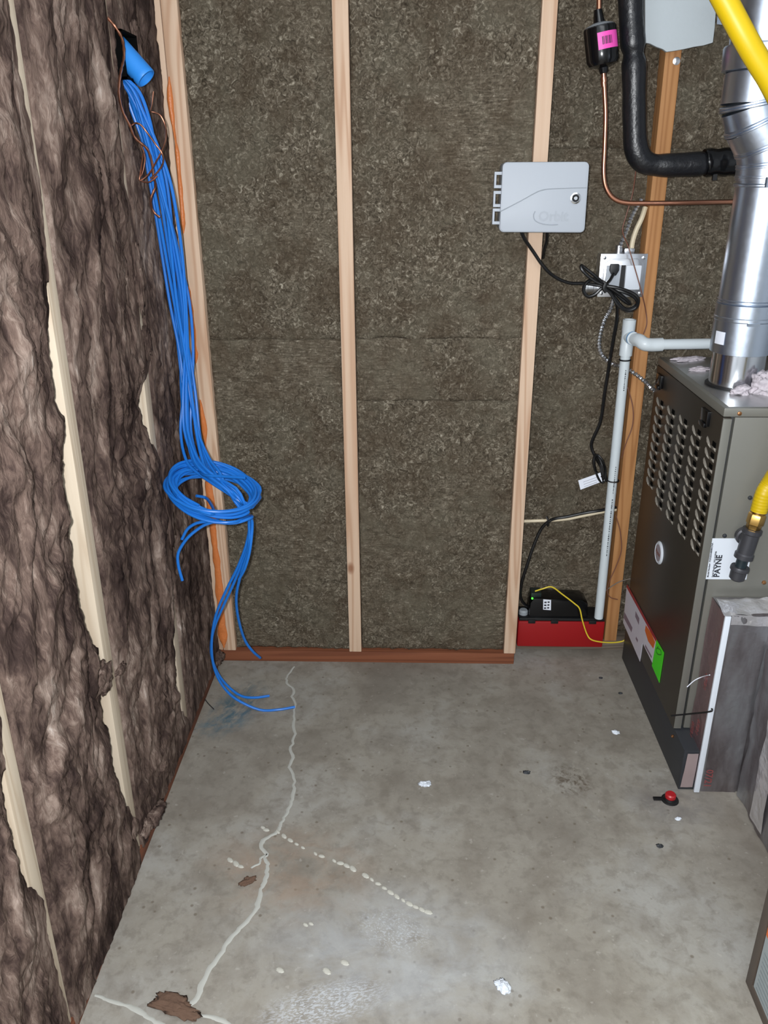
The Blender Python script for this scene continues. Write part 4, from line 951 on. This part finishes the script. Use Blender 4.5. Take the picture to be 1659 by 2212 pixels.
for k in range(8):
    t = math.radians(270 + 3.2 * k); cx, cy = FXc - OX + 0.0678 * math.cos(t), FYc + 0.0678 * math.sin(t); b.box(cx - 0.0007, cx + 0.0007, cy - 0.0006, cy + 0.0006, zz(170) - 0.008, zz(170) + 0.006)
stuff(b.build('sticker_print', ink, fle, smooth=False))
tag(MB().prism(AT([(1552, 8), (1600, 0), (1600, 60), (1549, 52)], 2.17), (0, 0.0015, 0)).build('sheet_metal_plate', galv), 'bluish sheet metal plate between the white board and the flue', 'plate')

# ------------------------------------------------------------------ gas line
YG = 1.645
gp = thing('gas_pipe', 'yellow flexible gas pipe with brass nut and black iron tee', 'pipe', at(1600, 1230, YG))
gpts = [(1495, -160, 1.45), (1540, -50, 1.45), (1580, 28, 1.45), (1622, 105, 1.45), (1680, 205, 1.46), (1760, 380, 1.5), (1800, 600, 1.54), (1780, 800, 1.57), (1720, 950, 1.6), (1668, 1035, YG), (1650, 1066, YG), (1639, 1104, YG)]
MB().tube([at(*p) for p in gpts], 0.0175, 16, 22, rf=lambda s, L: 1 + (0.02 * math.sin(s * 900) if s > L - 0.35 else 0)).build('yellow_hose', yellow, gp)
g0, g1 = at(1640, 1100, YG), at(1592, 1246, YG); gd = (g1 - g0) / np.linalg.norm(g1 - g0); GL = np.linalg.norm(g1 - g0)
def along(t): return g0 + gd * GL * t
MB().lathe([(0.0165, -0.004), (0.0165, 0.006), (0.0135, 0.007), (0.0135, 0.01)], along(0.0), gd, 20).build('brass_ferrule', brass, gp)
MB().lathe([(0.0165, 0.0), (0.0185, 0.003), (0.0185, 0.024), (0.016, 0.027), (0.0155, 0.036)], along(0.06), gd, 6).build('brass_nut', brass, gp, bevel=0.0008)
tl = GL * 0.43
MB().lathe([(0.014, 0), (0.0205, 0.001), (0.0205, 0.010), (0.018, 0.013), (0.018, tl - 0.013), (0.0205, tl - 0.010), (0.0205, tl), (0.014, tl)], along(0.28), gd, 24).build('iron_tee', iron, gp)
tc_ = along(0.46); bd_ = np.array([0.0, 1.0, 0.03])
MB().lathe([(0.0165, 0), (0.0165, 0.018), (0.0205, 0.020), (0.0205, 0.031), (0.014, 0.032), (0.0115, 0.0325), (0.0115, 0.085)], tc_, bd_, 22).build('tee_branch', iron, gp)
MB().lathe([(0.0125, 0), (0.0125, GL * 0.16)], along(0.70), gd, 20).build('nipple', M('iron_dark', rgb(30, 40, 44), 0.35), gp)
MB().lathe([(0.0195, 0), (0.0205, 0.003), (0.0205, 0.009), (0.0175, 0.011), (0.0165, 0.03), (0.012, 0.034)], along(0.84), gd, 22).build('pipe_cap', iron, gp)

# ------------------------------------------------------------------ return air duct
XD0, XD1, YD = 0.704, 0.803, 1.60
du = thing('return_duct', 'foil-faced return air duct against the furnace side', 'duct', ((XD0 + XD1) / 2, 1.62, 0))
def crumple(mb_pts, n1, n2, amp, seed, nrm):
    a, b_, c, d = (np.array(p, float) for p in mb_pts)
    U, V = np.meshgrid(np.linspace(0, 1, n1), np.linspace(0, 1, n2), indexing='ij')
    P = ((a[None, None] * (1 - U[..., None]) + b_[None, None] * U[..., None]) * (1 - V[..., None]) + (d[None, None] * (1 - U[..., None]) + c[None, None] * U[..., None]) * V[..., None])
    f_ = fbm(P[..., 0] * 22 + seed, P[..., 1] * 22, P[..., 2] * 12, 3) * amp
    return P + np.array(nrm) * f_[..., None]
zD = 0.497
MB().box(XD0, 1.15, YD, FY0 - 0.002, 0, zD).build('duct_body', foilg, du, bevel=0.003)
b = MB(); b.grid(crumple([(XD0 - 0.002, FY0 - 0.004, 0.03), (XD0 - 0.002, YD + 0.001, 0.03), (XD0 - 0.002, YD + 0.001, zD), (XD0 - 0.002, FY0 - 0.004, zD)], 10, 50, 0.004, 2, (-1, 0, 0)))
ft = b.build('side_foil_tape', foilp, du, recalc=False)
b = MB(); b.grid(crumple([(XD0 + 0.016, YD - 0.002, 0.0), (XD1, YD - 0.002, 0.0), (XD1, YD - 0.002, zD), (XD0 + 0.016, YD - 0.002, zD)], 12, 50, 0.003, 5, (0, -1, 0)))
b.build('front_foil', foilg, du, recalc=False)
MB().box(XD0 - 0.003, XD0 + 0.010, YD - 0.007, YD - 0.001, 0.002, zD).build('corner_strip', white, du, bevel=0.001)
b = MB()
b.grid(crumple([(XD0 - 0.006, YD - 0.005, zD + 0.002), (1.0, YD - 0.006, zD - 0.004), (1.0, FY0 - 0.02, zD + 0.008), (XD0 - 0.004, FY0 - 0.03, zD + 0.010)], 40, 14, 0.011, 9, (0, 0, 1)))
b.grid(crumple([(XD0 + 0.012, YD - 0.0055, zD - 0.022), (1.0, YD - 0.0055, zD - 0.03), (1.0, YD - 0.006, zD - 0.002), (XD0 + 0.012, YD - 0.006, zD + 0.003)], 40, 6, 0.007, 12, (0, -1, 0)))
b.build('top_foil_tape', foil, du, recalc=False)
b = MB()
b.text('07/21', 0.024, at(1530, 1682, YD - 0.005), (0, 0, -1), (1, 0, 0), align='CENTER', bold=0.0003)
b.text('07/21', 0.020, np.array([XD0 - 0.0065, YD + 0.03, 0.17]), (0, 0, -1), (0, -1, 0), bold=0.0003)
b.text('07/21', 0.020, np.array([XD0 - 0.0065, YD + 0.03, 0.30]), (0, 0, -1), (0, -1, 0), bold=0.0003)
b.text('07/21', 0.020, np.array([XD0 - 0.0065, YD + 0.06, 0.14]), (0, 0, -1), (0, -1, 0), bold=0.0003)
stuff(b.build('tape_print', redink, du, recalc=False))
for (xa, ya, xb, yb_) in ((1481, 1606, 1478, 1688),):
    b = MB(); b.grid(crumple([(XF + 0.008, 1.603, 0.008), (XD0 - 0.004, 1.603, 0.008), (XD0 - 0.004, 1.603, 0.112), (XF + 0.012, 1.603, 0.112)], 8, 16, 0.003, 21, (0, -1, 0)))
    b.build('base_foil_tape', M('foil_pale', rgb(176, 158, 158), 0.35, 0.5), fu, recalc=False)
cable('cable_tie', [(1450, 1546, FY0 - 0.006), (1490, 1542, 1.65), (1534, 1537, YD - 0.01), (1538, 1530, YD - 0.01)], 1.6, 0.0022, black, 'thin black tie strung across the furnace edge to the duct corner', 'tie')
cable('thread', [(1484, 1484, 1.66), (1500, 1470, 1.66), (1517, 1462, 1.655), (1533, 1458, 1.6)], 1.65, 0.0011, paperm, 'thin white thread curving over the duct side tape', 'thread')
bx = thing('plenum_box', 'streaky foil-wrapped duct box at the right edge beside the return duct', 'duct', (1.0, 1.35, 0))
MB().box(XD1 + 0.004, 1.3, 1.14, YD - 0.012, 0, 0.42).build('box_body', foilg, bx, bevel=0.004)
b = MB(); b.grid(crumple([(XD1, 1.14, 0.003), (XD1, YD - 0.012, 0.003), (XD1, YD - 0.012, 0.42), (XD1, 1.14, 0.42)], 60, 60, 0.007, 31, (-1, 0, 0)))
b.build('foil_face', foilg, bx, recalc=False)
b = MB(); b.grid(crumple([(XD1 - 0.005, 1.44, 0.02), (XD1 - 0.005, 1.50, 0.02), (XD1 - 0.005, 1.51, 0.40), (XD1 - 0.005, 1.46, 0.40)], 8, 40, 0.007, 35, (-1, 0, 0)))
b.build('tape_strip', foil, bx, recalc=False)

# ------------------------------------------------------------------ cabinet at the lower right
p0 = onZ(1610, 2120)
lc = thing('low_cabinet', 'dark-framed cabinet with a grey printed label at the lower right corner', 'cabinet', (p0[0] + 0.2, 0.85, 0))
X0, Y1 = p0[0], p0[1]
MB().box(X0 + 0.003, X0 + 0.4, 0.6, Y1 - 0.003, 0.003, 0.55).build('cabinet_body', card, lc, bevel=0.003)
MB().box(X0, X0 + 0.02, Y1 - 0.022, Y1, 0, 0.55).build('corner_trim', card, lc, bevel=0.001)
MB().box(X0, X0 + 0.02, 0.6, Y1 - 0.022, 0, 0.02).build('bottom_trim', card, lc, bevel=0.001)
lbm = MB().box(X0 + 0.0018, X0 + 0.004, 0.66, Y1 - 0.026, 0.022, 0.5).build('printed_label', M('label_grey', rgb(150, 158, 160), 0.5), lc)
b = MB()
for k in range(9):
    z = 0.03 + 0.011 * k; b.box(X0 + 0.0012, X0 + 0.002, 0.7, Y1 - 0.035, z, z + 0.003)
stuff(b.build('label_lines', M('label_lines', rgb(120, 128, 130), 0.6), lbm))
MB().box(X0 + 0.0010, X0 + 0.002, 0.66, Y1 - 0.027, 0.155, 0.185).build('orange_band', labor, lbm)
MB().box(X0 + 0.0010, X0 + 0.002, 0.66, Y1 - 0.027, 0.185, 0.3).build('green_band', M('lime', rgb(190, 214, 40), 0.5), lbm)

# ------------------------------------------------------------------ floor odds and ends
rp = onZ(1447, 1728); rc = thing('floor_plug', 'red capped plug in a black collar in the floor by the duct', 'plug', (rp[0], rp[1], 0))
MB().lathe([(0.021, 0), (0.020, 0.003), (0.016, 0.004), (0.0145, 0.009)], (rp[0], rp[1], 0.0), n=22).build('collar', black, rc)
MB().lathe([(0.0128, 0.003), (0.0128, 0.017), (0.010, 0.020), (0.0, 0.020)], (rp[0], rp[1], 0.0), n=20).build('cap', redc, rc)
MB().box(rp[0] - 0.04, rp[0] - 0.018, rp[1] - 0.004, rp[1] + 0.006, 0.0005, 0.005).build('tab', black, rc, bevel=0.001)
def bit(px, r, sc, seed, mat, name, label, cat, rot=0.0, group=None):
    p = onZ(px[0], px[1], r * sc[2] * 0.7); tag(tuft(p, r, sc, seed, mat, name, rot=rot), label, cat, group)
bit((378, 2172), 0.026, (1.5, 0.6, 0.28), 41, chip, 'insulation_scrap', 'flat brown insulation scrap on the crack at the bottom edge', 'scrap', -0.3)
bit((535, 1902), 0.012, (1.3, 0.7, 0.35), 43, chip, 'insulation_scrap', 'small brown crumb left of the floor crack', 'scrap', 0.5)
bit((918, 1692), 0.011, (1.2, 0.8, 0.4), 45, white, 'plaster_crumb', 'white crumb in the middle of the floor', 'crumb')
bit((1087, 2130), 0.013, (0.8, 1.1, 0.3), 47, white, 'paper_scrap', 'torn white scrap on the floor at bottom centre', 'scrap', 0.6)
bit((1465, 1768), 0.005, (1.2, 0.9, 0.5), 48, white, 'plaster_crumb', 'tiny white crumb in front of the red floor plug', 'crumb')
bit((1137, 1668), 0.006, (1.4, 0.8, 0.5), 49, basem, 'dark_crumb', 'dark crumb on the floor in front of the furnace', 'crumb')
bit((1425, 1827), 0.005, (1.3, 0.9, 0.5), 50, basem, 'dark_crumb', 'dark crumb on the floor nearer than the red plug', 'crumb')
bit((1330, 1581), 0.007, (1.2, 0.9, 0.5), 51, white, 'plaster_crumb', 'pale crumb beside the furnace base', 'crumb')
bit((1298, 1464), 0.004, (1.2, 0.9, 0.5), 52, basem, 'dark_crumb', 'dark crumb in front of the red pump', 'crumb')
bit((1340, 1497), 0.004, (1.2, 0.9, 0.5), 53, basem, 'dark_crumb', 'dark crumb at the far corner of the furnace base', 'crumb')
tw = onZ(455, 1527, 0.003); tag(MB().tube([onZ(441, 1508, 0.004), onZ(450, 1520, 0.0025), onZ(462, 1532, 0.003)], 0.0015, 5, 3).build('wood_splinter', basem), 'thin dark splinter on the floor by the left plate', 'splinter')
